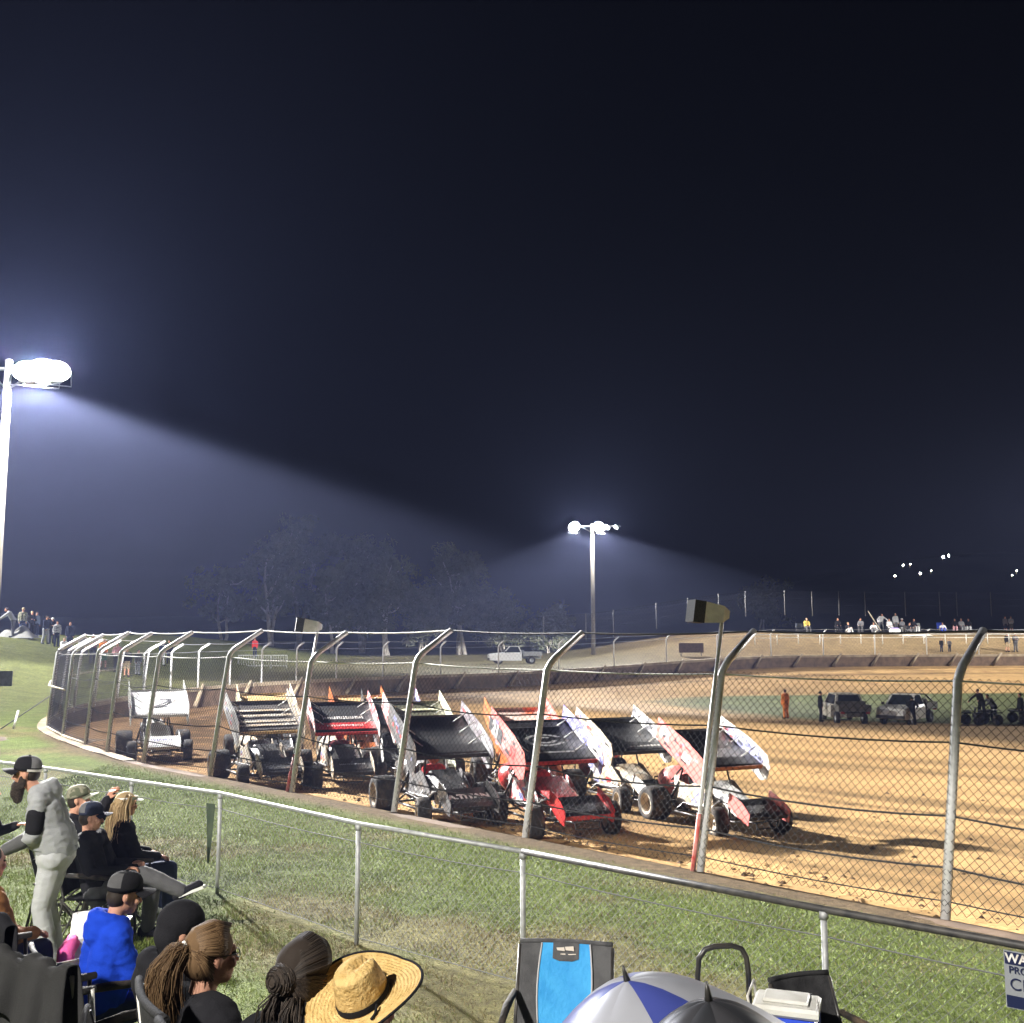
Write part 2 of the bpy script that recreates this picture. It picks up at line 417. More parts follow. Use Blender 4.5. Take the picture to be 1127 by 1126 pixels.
# ------------------------------------------------------------------ retaining edge of the track
mb = MB(); n0 = 0; wall_m = mat('wall_boards', (.07, .045, .03), .9, (.13, .085, .055), 2, bump=.4, bscale=9)
cap_m = mat('wall_capping', (.3, .25, .17), .9, (.15, .11, .075), 1.2, bump=.4, bscale=12, detail=6)
root = empty('retaining_wall', 'dark earth-stained retaining wall with pale top edge around the outside of the dirt track', 'wall', (*LOOP[0], 0))
mw = MB(); mc = MB(); o0 = V((*LOOP[0], 0))
ip, op, cp = [], [], []
for i in range(NL):
    x, y = LOOP[i]; z = lip_z(x, y); n = NORM[i]; dr = drop_at(x, y)
    a = V((x-n.x*.02, y-n.y*.02, z-dr-.15))-o0; b = V((x-n.x*.02, y-n.y*.02, z+.0))-o0
    c = V((x+n.x*.22, y+n.y*.22, z+.0))-o0; e = V((x+n.x*.22, y+n.y*.22, z-.4))-o0
    ip.append((a, b, c, e))
    th = .05+.1*S((y-30)/20)
    cp.append((b+V((-n.x*.03, -n.y*.03, -th*1.1)), b+V((-n.x*.03, -n.y*.03, .02+.03*float(vnoise(i*.7, 3)))), c+V((n.x*.03, n.y*.03, .02+.03*float(vnoise(i*.7, 9)))), c+V((n.x*.03, n.y*.03, -.1))))
for arr, q in ((ip, mw), (cp, mc)):
    vs = [p for t in arr for p in t]
    sel = [i for i in range(NL)] if q is mw else [i for i in range(NL) if LOOP[i][1] > 24 and (LOOP[i][0] < 75)]
    fs = [(i*4+k, i*4+k+1, ((i+1) % NL)*4+k+1, ((i+1) % NL)*4+k) for i in sel for k in range(3)]
    q.add(vs, fs, 0)
mw.build('boarding', wall_m, root); mc.build('capping', cap_m, root)
# pale leaning struts on the far face
acc = 0; last = None; ns = 0
for i in range(NL):
    x, y = LOOP[i]
    if y < 50 or x > 74: continue
    if last is not None:
        acc += math.hypot(x-last[0], y-last[1])
    last = (x, y)
    if acc > 3.9:
        acc = 0; n = NORM[i]; t = V((n.y, -n.x)); z = lip_z(x, y); dr = drop_at(x, y)
        if t.x < 0: t = -t
        a = V((x, y, z-dr*.93))-V((n.x, n.y, 0))*.16-V((t.x, t.y, 0))*.5-o0
        b = V((x, y, z+.16))-V((n.x, n.y, 0))*.05+V((t.x, t.y, 0))*.45-o0
        MB().tube([a, b], [.13, .1], 6).build('strut', cap_m, root); ns += 1

# ------------------------------------------------------------------ fences
def netting(mb, A, B, z0a, z0b, H, pitch, r, lean=V((0, 0, 0))):
    A = V(A); B = V(B); L = (B-A).length; d = (B-A)/L
    nrm = V((-d.y, d.x, 0))
    def pt(u, w, o): 
        k = u/L; return A+d*u+V((0, 0, z0a+(z0b-z0a)*k+w))+lean*(w/H)+nrm*o
    off = random.random()*pitch
    k = -int(H/pitch)-1
    for sgn in (1, -1):
        u0 = -H-off
        while u0 < L+H:
            pts = []
            # line u = u0 + sgn*w
            wlo, whi = 0, H
            if sgn == 1: wlo = max(wlo, -u0); whi = min(whi, L-u0)
            else: wlo = max(wlo, u0-L); whi = min(whi, u0)
            if whi-wlo > .02:
                a = pt(u0+sgn*wlo, wlo, sgn*r*.7); b = pt(u0+sgn*whi, whi, sgn*r*.7)
                mb.tube([a, b], r, 3, caps=False)
            u0 += pitch
def sag_cable(mb, a, b, sag, r, n=6):
    a = V(a); b = V(b)
    mb.tube([a+(b-a)*(i/n)-V((0, 0, sag*4*(i/n)*(1-i/n))) for i in range(n+1)], r, 5, caps=False)

def loop_normal(x, y):
    i = min(range(NL), key=lambda i: (LOOP[i][0]-x)**2+(LOOP[i][1]-y)**2); n = NORM[i]; return V((-n.x, -n.y, 0))
# near catch fence
fence_pts = near_posts[3:]+turn_posts[:9]
root = empty('catch_fence', 'tall galvanised catch fence with bent tops along the near edge of the dirt track', 'fence', (*fence_pts[0], 0))
o0 = V((*fence_pts[0], 0)); net = MB(); FP = []
for k, (x, y) in enumerate(fence_pts):
    n = loop_normal(x, y); z = lip_z(x, y)-.02
    r = .05
    b = V((x, y, z-.12))-o0; le = n*([.68, .68, .68, .68, .62, .52, .46, .4, .35, .28][k] if k < 10 else .2)
    jit = n*random.uniform(-.03, .03); Hh = 2.52+random.uniform(-.03, .03)
    if k >= 12: Hh -= .05*(k-11)
    s = [b, b+le*.5+V((0, 0, 1.3)), b+le+V((0, 0, Hh))+jit, b+le+n*.05+V((0, 0, Hh+.09)), b+le+n*.14+V((0, 0, Hh+.17)), b+le+n*.78+V((0, 0, Hh+.55))]
    tip = s[-1]
    MB().tube(s, r, 10).build('post', galv, root)
    FP.append((b, b+le+V((0, 0, Hh))+jit, tip, z))
for k in range(len(FP)-1):
    (b0, t0, e0, z0), (b1, t1, e1, z1) = FP[k], FP[k+1]
    L = (b1-b0).length
    lean = ((t0-b0)+(t1-b1))/2; Hh = (t0.z-b0.z); lean = V((lean.x, lean.y, 0))
    pitch = .098 if k < 13 else .13
    netting(net, V((b0.x, b0.y, 0)), V((b1.x, b1.y, 0)), b0.z+.2, b1.z+.2, 2.35, pitch, .0031 if k < 9 else .004, lean)
net.build('chain_link', wire_m, root)
rope_m = mat('pale_rope', (.55, .54, .5), .8)
for hk, sg, rr in ((2.5, .03, .012), (1.86, .09, .011), (1.12, .12, .012), (.62, .06, .012), (.3, .05, .008)):
    c = MB()
    for k in range(len(FP)-1):
        (b0, t0, e0, z0), (b1, t1, e1, z1) = FP[k], FP[k+1]
        f0 = hk/2.5
        sag_cable(c, b0+(t0-b0)*f0, b1+(t1-b1)*f0, sg*random.uniform(.4, 1.2), rr)
    c.build('cable', rope_m if hk == 2.5 else cable_m, root)
c = MB()
c2 = MB()
for k in range(len(FP)-1): sag_cable(c if k > 5 else c2, FP[k][2], FP[k+1][2], .03, .014)
c.build('cable', rope_m, root); c2.build('cable', cable_m, root)
mb = MB()
for k in range(12, 18): mb.tube([FP[k][0]+V((0, 0, 1.45)), FP[k+1][0]+V((0, 0, 1.45))], .035, 6)
for k in range(11, 17): mb.tube([FP[k][0]+V((0, 0, .2)), FP[k+1][0]+V((0, 0, .2))], .04, 6)
mb.build('brace_rail', pale_timber, root)
# far catch fence
far_pts = turn_posts[8:]
root = empty('far_catch_fence', 'lower line of bent-topped catch fence posts running round the far side of the dirt track', 'fence', (*far_pts[0], 0))
o0 = V((*far_pts[0], 0)); FF = []; net = MB(); c = MB()
for k, (x, y) in enumerate(far_pts):
    n = loop_normal(x, y); z = lip_z(x, y)-.02; b = V((x, y, z))-o0; H = 1.95
    s = [b, b+V((0, 0, H)), b+n*.15+V((0, 0, H+.16)), b+n*.6+V((0, 0, H+.42))]
    MB().tube(s, .055, 6).build('post', galv, root); FF.append((b, s[1], s[3]))
for k in range(len(FF)-1):
    netting(net, V((FF[k][0].x, FF[k][0].y, 0)), V((FF[k+1][0].x, FF[k+1][0].y, 0)), FF[k][0].z, FF[k+1][0].z, 1.95, .35, .004)
    sag_cable(c, FF[k][1], FF[k+1][1], .03, .012); sag_cable(c, FF[k][2], FF[k+1][2], .04, .014)
net.build('chain_link', wire_m, root); c.build('cable', galv_dull, root)

# low spectator fence
root = empty('spectator_fence', 'waist-high chain-link fence with a pipe top rail between the spectators and the grass strip', 'fence', (*low_posts[5], 0))
o0 = V((*low_posts[5], 0)); net = MB(); LP = []; rail = MB(); lw = MB()
for x, y in low_posts:
    z = GZ(x, y); b = V((x, y, z))-o0; LP.append(b)
    MB().tube([b-V((0, 0, .1)), b+V((0, 0, 1.06))], .022, 8).tube([b+V((0, 0, 1.04)), b+V((0, 0, 1.09))], .03, 8).build('post', galv_dull, root)
for k in range(len(LP)-1):
    a, b = LP[k], LP[k+1]; d = (b-a).normalized(); nn = V((-d.y, d.x, 0))
    netting(net, V((a.x, a.y, 0))+nn*.045, V((b.x, b.y, 0))+nn*.045, a.z+.03, b.z+.03, 1.05, .068, .0017)
    sag_cable(lw, a+V((0, 0, .93)), b+V((0, 0, .93)), .02, .005); sag_cable(lw, a+V((0, 0, .06)), b+V((0, 0, .06)), .0, .004)
net.build('chain_link', wire_g, root); lw.build('tie_wire', wire_g, root)
rail.tube([b+V((0, 0, 1.1)) for b in LP[:7]], .02, 10).build('top_rail', galv_dull, root)
MB().tube([b+V((0, 0, 1.1)) for b in LP[6:]], .024, 10).build('top_rail', mat('rail_black', (.03, .03, .033), .5, (.08, .075, .07), 12), root)

# crest fence on the far bank
root = empty('boundary_fence', 'straight upright posts of the boundary fence along the top of the brown far bank', 'fence', (20, 103, 2))
o0 = V((20, 103, 0)); c = MB(); prev = None
for k in range(22):
    x = 11+2.95*k; i = min(range(NL), key=lambda i: abs(LOOP[i][0]-x) if LOOP[i][1] > 75 else 999)
    n = NORM[i]; X = LOOP[i][0]+n.x*13.5; Y = LOOP[i][1]+n.y*13.5; z = GZ(X, Y); b = V((X, Y, z))-o0
    MB().tube([b-V((0, 0, .2)), b+V((0, 0, 2.4))], .045, 6).build('post', mat('post_grey', (.11, .11, .11), .7), root)
    if prev is not None:
        for q in (.9, 1.6, 2.3): c.tube([prev+V((0, 0, q)), b+V((0, 0, q))], .012, 4, caps=False)
        netting(c, V((prev.x, prev.y, 0)), V((b.x, b.y, 0)), prev.z, b.z, 2.3, .4, .005)
    prev = b
c.build('chain_link', wire_m, root)
root = empty('low_rail_fence', 'low white rail fence at the foot of the brown far bank', 'fence', (25, 95, 1)); o0 = V((25, 95, 0)); c = MB(); prev = None
for k in range(24):
    x = 22.5+2.1*k; i = min(range(NL), key=lambda i: abs(LOOP[i][0]-x) if LOOP[i][1] > 75 else 999)
    n = NORM[i]; X = x+n.x*1.5; Y = LOOP[i][1]+n.y*1.5; z = GZ(X, Y); b = V((X, Y, z))-o0
    MB().tube([b-V((0, 0, .1)), b+V((0, 0, .85))], .04, 6).build('post', white_steel, root)
    if prev is not None:
        for q in (.5, .83): c.tube([prev+V((0, 0, q)), b+V((0, 0, q))], .025, 5, caps=False)
    prev = b
c.build('rail', white_steel, root)

# loose clay thrown up along the track edge and over the surface
rs = np.random.RandomState(21); mb = MB(); n = 0
while n < 5200:
    i = int(rs.randint(0, NL)); x, y = LOOP[i]
    if not (-14 < x < 12 and 5 < y < 34): continue
    v = abs(rs.normal(0, .035))+.006 if rs.rand() < .6 else rs.uniform(.01, .3); j = (i+1) % NL; f = rs.rand(); q = QL[i]; q2 = QL[j]
    px_ = LOOP[i][0]*(1-f)+LOOP[j][0]*f; py_ = LOOP[i][1]*(1-f)+LOOP[j][1]*f; qx = q[0]*(1-f)+q2[0]*f; qy = q[1]*(1-f)+q2[1]*f
    X = px_+(qx-px_)*v; Y = py_+(qy-py_)*v; Z = track_z(i, v); r = .012+.05*rs.rand()**4; n += 1
    vs = [(X+r*a*rs.uniform(.6, 1.3), Y+r*b*rs.uniform(.6, 1.3), Z+r*c*rs.uniform(.5, 1)) for a, b, c in ((1, 0, .2), (0, 1, .1), (-1, 0, .2), (0, -1, .1), (0, 0, 1))]
    mb.add(vs, [(0, 1, 4), (1, 2, 4), (2, 3, 4), (3, 0, 4)], int(rs.rand() < .5))
tag(mb.build('clay_clods', [mat('clod_dark', (.09, .055, .03), .95), mat('clod_pale', (.26, .17, .085), .95)]), kind='stuff')
# ------------------------------------------------------------------ night sky and haze
w = bpy.data.worlds.new('World'); scene.world = w; w.use_nodes = True; nt = w.node_tree
sky = nt.nodes.new('ShaderNodeTexSky'); sky.sky_type = 'NISHITA'; sky.sun_disc = False
sky.sun_elevation = R(-5.0); sky.sun_rotation = R(-60); sky.altitude = 50
nt.links.new(sky.outputs['Color'], nt.nodes['Background'].inputs['Color']); nt.nodes['Background'].inputs['Strength'].default_value = SKY_STRENGTH
vs = scene.view_settings; vs.view_transform = 'Standard'; vs.look = 'None'; vs.exposure = EXPOSURE; vs.gamma = 1
HZ = MB().box((0, 140, 16), (1000, 900, 44)).build('haze', None); HZ.data.materials.clear()
hm = bpy.data.materials.new('haze_air'); hm.use_nodes = True; t = hm.node_tree; t.nodes.clear()
pv = t.nodes.new('ShaderNodeVolumePrincipled'); om = t.nodes.new('ShaderNodeOutputMaterial')
pv.inputs['Color'].default_value = (.46, .54, 1, 1); pv.inputs['Density'].default_value = HAZE; pv.inputs['Anisotropy'].default_value = .4
t.links.new(pv.outputs[0], om.inputs['Volume']); HZ.data.materials.append(hm); tag(HZ, kind='stuff')

# ------------------------------------------------------------------ floodlights
lens_m = emis('lit_lens', (1, .98, .93), 260)
lens_dim = emis('lit_lens_side', (1, .98, .93), 120)
def flood_lamp(name, loc, power, parent=None, half=72, col=(1, .97, .92), radius=.35, spill=.018, expo=2.8, aim=None, cap=.3, blend=.06):
    L = bpy.data.lights.new(name, 'SPOT'); L.energy = power; L.color = col; L.spot_size = R(2*half); L.spot_blend = blend; L.shadow_soft_size = radius
    L.use_nodes = True; n = L.node_tree; em = n.nodes['Emission']
    tc = n.nodes.new('ShaderNodeTexCoord'); sx = n.nodes.new('ShaderNodeSeparateXYZ'); n.links.new(tc.outputs['Normal'], sx.inputs[0])
    ab = n.nodes.new('ShaderNodeMath'); ab.operation = 'ABSOLUTE'; n.links.new(sx.outputs['Z'], ab.inputs[0])
    mx = n.nodes.new('ShaderNodeMath'); mx.operation = 'MAXIMUM'; mx.inputs[1].default_value = cap; n.links.new(ab.outputs[0], mx.inputs[0])
    pw = n.nodes.new('ShaderNodeMath'); pw.operation = 'POWER'; pw.inputs[1].default_value = -expo; n.links.new(mx.outputs[0], pw.inputs[0])
    nm = n.nodes.new('ShaderNodeMath'); nm.operation = 'MULTIPLY'; nm.inputs[1].default_value = cap**expo; n.links.new(pw.outputs[0], nm.inputs[0])
    n.links.new(nm.outputs[0], em.inputs['Strength'])
    o = bpy.data.objects.new(name, L); COL.objects.link(o); o.location = loc
    if aim: o.rotation_euler = V(aim).to_track_quat('-Z', 'Y').to_euler()
    if parent: o.parent = parent
    if spill:
        Pl = bpy.data.lights.new('spill_glow', 'POINT'); Pl.energy = power*spill; Pl.color = (.85, .88, 1); Pl.shadow_soft_size = radius  # extra point light added above the lamp for its halo in the haze
        q = bpy.data.objects.new('spill_glow', Pl); COL.objects.link(q); q.location = (loc[0], loc[1], loc[2]+.9)
        if parent: q.parent = parent
    return o
def lamp_head(c, yaw, tilt, parent, lens=lens_m, s=1.):
    M = Matrix.Rotation(yaw, 4, 'Z') @ Matrix.Rotation(-tilt, 4, 'Y')      # faces local +X, tilted down
    T = Matrix.Translation(c) @ M
    h = MB().lathe([(.02, -.32*s), (.2*s, -.3*s), (.32*s, -.05*s), (.36*s, .02*s), (.36*s, .05*s)], 16, T @ Matrix.Rotation(R(90), 4, 'Y'))
    h.tube([T @ V((-.1, -.38*s, 0)), T @ V((-.1, -.38*s, -.4*s)), T @ V((-.1, .38*s, -.4*s)), T @ V((-.1, .38*s, 0))], .02, 6)
    hd = h.build('lamp_head', galv_dull, parent)
    MB().lathe([(.34*s, .03*s), (.25*s, .06*s), (.0, .08*s)], 16, T @ Matrix.Rotation(R(90), 4, 'Y')).build('lens', lens, hd)
def light_pole(label, base, H, r, heads, arm_dir, arm=(1., 1.), lamps=(), group='floodlight poles around the track'):
    root = empty('light_pole', label, 'floodlight pole', base, 0, group)
    pts = [V((0, 0, -.3)), V((.02, .01, H*.4)), V((.0, .0, H+.25))]
    MB().tube(pts, [r, r*.92, r*.8], 12).build('pole', timber_pole, root)
    a = V((math.cos(arm_dir), math.sin(arm_dir), 0))
    p = r*.82; sd = V((-a.y, a.x, 0))*p
    MB().box((0, 0, 0), (1, 1, 1)).v
    m = MB(); m.tube([a*-arm[0]+sd+V((0, 0, H)), a*arm[1]+sd+V((0, 0, H))], .06, 6)
    m.tube([a*-arm[0]*.6+sd+V((0, 0, H)), V((0, 0, H-.7))], .03, 5); m.tube([a*arm[1]*.6+sd+V((0, 0, H)), V((0, 0, H-.7))], .03, 5)
    m.build('crossarm', galv_dull, root)
    for off, yaw, tilt, lens, s in heads: lamp_head(a*off+sd+V((0, 0, H-.1)), yaw, tilt, root, lens, s)
    for off, pw, kw in lamps: flood_lamp('floodlight', tuple(a*off+sd*0+V((0, 0, H-.55))), pw, root, **kw)
    return root
PW = LAMP_W
# visible pole on the grass bank at the left
bx = P(-10, 790, 32); zb = GZ(bx.x, 32)
zt = P(30, 405, 32).z
light_pole('tall weathered floodlight pole with glaring lamps, standing on the green bank at the left', (bx.x-.1, 32, zb), zt-zb, .145,
           [(.55, R(-75), R(28), lens_m, 1.2), (1.05, R(-70), R(26), lens_m, 1.35), (1.5, R(-62), R(25), lens_m, 1.15), (-.9, R(-120), R(30), lens_m, 1.)], 0, (1.3, 1.7),  # heads enlarged and overlapped, extra ones added, to imitate the lamp's glare
           [(.95, PW, dict(half=72.5, spill=.032))])
MB_ = P(653, 725, 110)
zf = P(653, 579, 110).z
light_pole('slim tall pole with lit floodlights on its crossarm, standing beyond the far wall', (MB_.x, 110, GZ(MB_.x, 110)), zf-GZ(MB_.x, 110), .24,
           [(-1.9, R(-110), R(25), lens_m, 1.7), (.75, R(-80), R(25), lens_m, 1.7), (1.6, R(-50), R(30), lens_m, .8), (2.6, R(-20), R(30), lens_dim, .7)], 0, (2.2, 3.),
           [(-1.9, PW*P2K, dict(half=71, aim=(0, -.02, -1), spill=.01)), (1.0, PW*P2K, dict(half=71, aim=(.05, -.02, -1), spill=.01))])
# unseen poles beyond the frame, assumed from the light and added as fill
light_pole('assumed unseen timber floodlight pole beside the far right end of the track', (66, 86, 1.2), 14, .25,
           [(-.9, R(-150), R(28), lens_m, 1.2), (.9, R(-150), R(28), lens_m, 1.2)], R(120), (1.3, 1.3), [(0, PW*ASSUMED_P3K, dict(half=74, spill=.0, aim=(-.3, -.25, -1), blend=.25))])  # assumed lamp, added to brighten the far right track and field
light_pole('assumed unseen timber floodlight pole behind the spectators', (-12, -10, GZ(-12, -10)), 13, .2,
           [(-.9, R(45), R(28), lens_m, 1.), (.9, R(45), R(28), lens_m, 1.)], R(-45), (1.3, 1.3), [(0, PW*ASSUMED_P4K, dict(half=64.5, spill=.0, col=(1, .95, .86), blend=.08, expo=1.8))])  # assumed lamp, added as fill for the near posts and crowd

light_pole('assumed unseen timber floodlight pole on the hill behind the end turn', (-44, 60, GZ(-44, 60)), 14, .2,
           [(-.9, R(0), R(20), lens_m, 1.), (.9, R(0), R(20), lens_m, 1.)], R(90), (1.3, 1.3), [(0, PW*ASSUMED_P5K, dict(half=82.5, spill=.0, aim=(.06, 0, -1), blend=.25, cap=.2, expo=.8))])  # assumed lamp, added to light the left bank, turn and infield
# small dark sign on the left pole, guy wire with peg
m = MB(); sx = P(5, 747, 31)
so = MB().box((0, 0, 0), (.42, .03, .46)).build('pole_sign', mat('dark_sign', (.05, .06, .08), .5, (.1, .11, .13), 6))
so.location = (P(2, 747, 31.6).x+.05, 31.72, P(2, 747, 31.6).z); MB().tube([(-.55, .1, .1), (.05, .03, .1)], .02, 6).build('bracket', galv_dull, so); MB().tube([(-.55, .1, -.12), (.05, .03, -.12)], .02, 6).build('bracket', galv_dull, so); tag(so, 'small dark square sign fixed to the timber floodlight pole on the left bank', 'sign')
a = P(0, 803, 31.8); b = P(76, 752, 33.5)
gw = empty('guy_wire', 'thin guy wire from the foot of the left floodlight pole to the catch fence', 'guy wire', a)
MB().tube([V((0, 0, 0)), b-a], .018, 5).build('wire', cable_m, gw)
MB().tube([P(14, 799, 31.9)-a-V((0, 0, .2)), P(20, 782, 32.2)-a], .035, 6).build('peg', white_steel, gw)

# loudspeakers on thin poles by the catch fence
def speaker(px_top, px_base, base_i, label, dist, yaw, hz, t):
    bp = V((*fence_pts[base_i], 0)); n = loop_normal(bp.x, bp.y); side = V((-n.y, n.x, 0))*t
    base = bp+side-n*.03
    root = empty('loudspeaker_pole', label, 'loudspeaker', base, 0, 'loudspeakers on thin poles by the catch fence')
    top = P(*px_top, dist)-base
    MB().tube([V((0, 0, -.1)), top*.5+V((0, 0, 0)), top], .026, 8).build('pole', galv, root)
    MB().tube([V((0, 0, .0))+V((0, -.004, 0)), top*.22], .029, 8).build('red_sleeve', mat('red_faded', (.5, .07, .06), .6, (.6, .3, .27), 9), root)
    M = Matrix.Translation(top+V((0, 0, .0))) @ Matrix.Rotation(yaw, 4, 'Z') @ Matrix.Rotation(R(8), 4, 'Y')
    c = MB(); s = .135
    # trapezoid cabinet: mouth at local -X, throat at +X
    vs = [(-.24, -s, -s), (-.24, s, -s), (-.24, s, s), (-.24, -s, s), (.02, -s*.8, -s*.7), (.02, s*.8, -s*.7), (.02, s*.8, s*.85), (.02, -s*.8, s*.85), (.12, -s*.4, -s*.2), (.12, s*.4, -s*.2), (.12, s*.4, s*.5), (.12, -s*.4, s*.5)]
    fs = [(0, 1, 5, 4), (1, 2, 6, 5), (2, 3, 7, 6), (3, 0, 4, 7), (4, 5, 9, 8), (5, 6, 10, 9), (6, 7, 11, 10), (7, 4, 8, 11), (8, 9, 10, 11)]
    c.add([M @ (V(v)+V((-.05, 0, .04))) for v in vs], fs)
    c.build('cabinet', mat('speaker_grey', (.72, .73, .74), .6, (.6, .61, .62), 12), root)
    g = MB(); g.box((0, 0, 0), (.15, s*2.02, s*2.06)); g.v = [tuple(M @ (V(v)+V((-.365, 0, .04)))) for v in g.v]
    g.build('grille', mat('speaker_grille', (.03, .032, .036), .7, (.06, .06, .065), 60, bump=.4, bscale=90), root)
speaker((795, 681), (757, 950), 4, 'large grey loudspeaker on a thin pole by the catch fence post at the right', 13.15, R(12), 3.1, .07)
speaker((350, 693), (335, 865), 7, 'small grey loudspeaker on a thin pole above the middle of the catch fence', 20.3, R(14), 3.1, .08)

# ------------------------------------------------------------------ dark hill with house lights
g = []
for i in range(70):
    x = -420+i*12.5+(i*.0); row = []
    for j in range(14):
        y = 270+j*12
        h = (9+22*S((x-20)/160)+5*float(fbm(x*.02, 3)))*S(j/8)*(1-.7*S((j-9)/5))
        row.append((x, y, -2+h))
    g.append(row)
tag(MB().sheet(g).build('distant_hill', mat('dark_bush', (.012, .016, .012), .95, (.025, .03, .02), .08, bump=1, bscale=.4)), kind='structure')
hl_m = emis('house_lamp', (1, .93, .8), 60)
for k, (px, py, r, lab) in enumerate([(1038, 613, .42, 'bright double light highest on the dark hill at right'), (1013, 631, .34, 'bright single light midway on the dark hill'), (994, 622, .3, 'white light left of the bright pair on the dark hill'),
        (1002, 621, .17, 'small light beside the white one on the dark hill'), (985, 634, .26, 'lowest leftmost light on the dark hill'), (1025, 628, .15, 'faint light between the bright ones on the dark hill'),
        (1114, 633, .2, 'low light near the right edge on the dark hill'), (1119, 628, .16, 'faint light near the right edge above the low one')]):
    d = 268; p = P(px, py, d)
    o = empty('hill_lamp', lab, 'light', (p.x, p.y, p.z), 0, 'lights on the dark hill')
    r *= .72; bl = MB().ell((0, 0, 0), (r*1.0, r, r*.85))
    if k == 0: bl.ell((1.5, 0, .35), (r*.5, r, r))
    bl.build('lamp', hl_m, o)
    MB().tube([V((0, .3, .2)), V((0, .3, -.9))], .12, 5).build('pole', timber_pole, o)

# ------------------------------------------------------------------ eucalypts
leaf_m = mat('gum_leaf', (.085, .1, .06), .65, (.17, .175, .12), .9, spec=.3)
bark_m = mat('gum_bark', (.34, .31, .27), .8, (.5, .46, .4), 2.5, bump=.3)
def gum_tree(label, px, d, H, spread, nclump, seed, trunks=2, low=.3):
    rr = random.Random(seed); x = PX(px, d); z = GZ(x, d)
    root = empty('gum_tree', label, 'tree', (x, d, z), 0, 'gum trees beyond the far turn')
    tr = MB(); tips = []
    for k in range(trunks):
        a = rr.uniform(0, 6.28); lean = rr.uniform(.08, .3)
        p = V((rr.uniform(-.6, .6), rr.uniform(-.6, .6), -.3)); pts = [p]; rad = [.03*H*.8]
        for q in range(5):
            p = p+V((math.cos(a)*lean*H/6+rr.uniform(-.3, .3), math.sin(a)*lean*H/6, H/6.2)); pts.append(p); rad.append(.024*H*(1-.16*q)*.8)
            if q >= 1:
                for _ in range(2):
                    b = rr.uniform(0, 6.28); e = p+V((math.cos(b)*spread*rr.uniform(.35, .9), math.sin(b)*spread*rr.uniform(.3, .8), H*rr.uniform(.06, .22)))
                    mid = (p+e)/2+V((0, 0, -.3)); tr.tube([p, mid, e], [.012*H, .008*H, .003*H], 5); tips.append(e); tips.append((mid+e)/2)
        tr.tube(pts, rad, 7); tips.append(p)
    tr.build('trunk', bark_m, root)
    cr = MB(); vs = []; fs = []
    for k in range(int(nclump*2.6)):
        c = rr.choice(tips)+V((rr.gauss(0, .8), rr.gauss(0, .8), rr.gauss(.2, .6)))
        R0 = rr.uniform(.5, 1.35)*spread/3.2
        for q in range(rr.randint(40, 80)):
            v = V((rr.gauss(0, 1), rr.gauss(0, 1), rr.gauss(0, .7))); v = v.normalized()*R0*(rr.random()**.4)
            p = c+v; ax = V((rr.gauss(0, 1), rr.gauss(0, 1), rr.gauss(-.6, 1))).normalized(); bx = ax.orthogonal().normalized()
            s = rr.uniform(.16, .36); b = len(vs)
            vs += [p-ax*s, p+bx*s*.4, p+ax*s, p-bx*s*.4]; fs.append((b, b+1, b+2, b+3))
    cr.add(vs, fs, 0).build('crown', leaf_m, root)
gum_tree('broad hazy gum tree at the right end of the row, with a big rounded crown', 508, 140, 13.5, 3.6, 110, 11, 3)
gum_tree('low rounded bushy gum at the far right of the row of trees', 558, 140, 7.5, 3.0, 80, 12, 3)
gum_tree('tall slender gum with pale forked trunks at the left of the row', 295, 132, 13.5, 3.2, 60, 13, 3)
gum_tree('gum with a warm brownish crown behind the small loudspeaker', 366, 134, 11, 2.8, 70, 14, 2)
gum_tree('thin dim gum tree at the left end of the row', 243, 136, 10.5, 3.0, 45, 15, 2)
gum_tree('leaning gum with open branches between the brownish crown and the broad crown', 425, 134, 12, 3.6, 75, 16, 3)
gum_tree('short dense gum in front of the broad crown', 462, 136, 8., 2.8, 80, 17, 3)
gum_tree('dim tall gum behind the leaning one', 400, 150, 17, 4.2, 60, 18, 2)
gum_tree('dim tall gum behind the pale forked trunks', 330, 152, 18, 4.4, 55, 19, 2)
gum_tree('faint low gum at the edge of the lit field', 602, 140, 5.5, 2.6, 50, 20, 2)
gum_tree('faint dark tree behind the crowd on the far bank', 838, 150, 7, 3, 50, 21, 2)

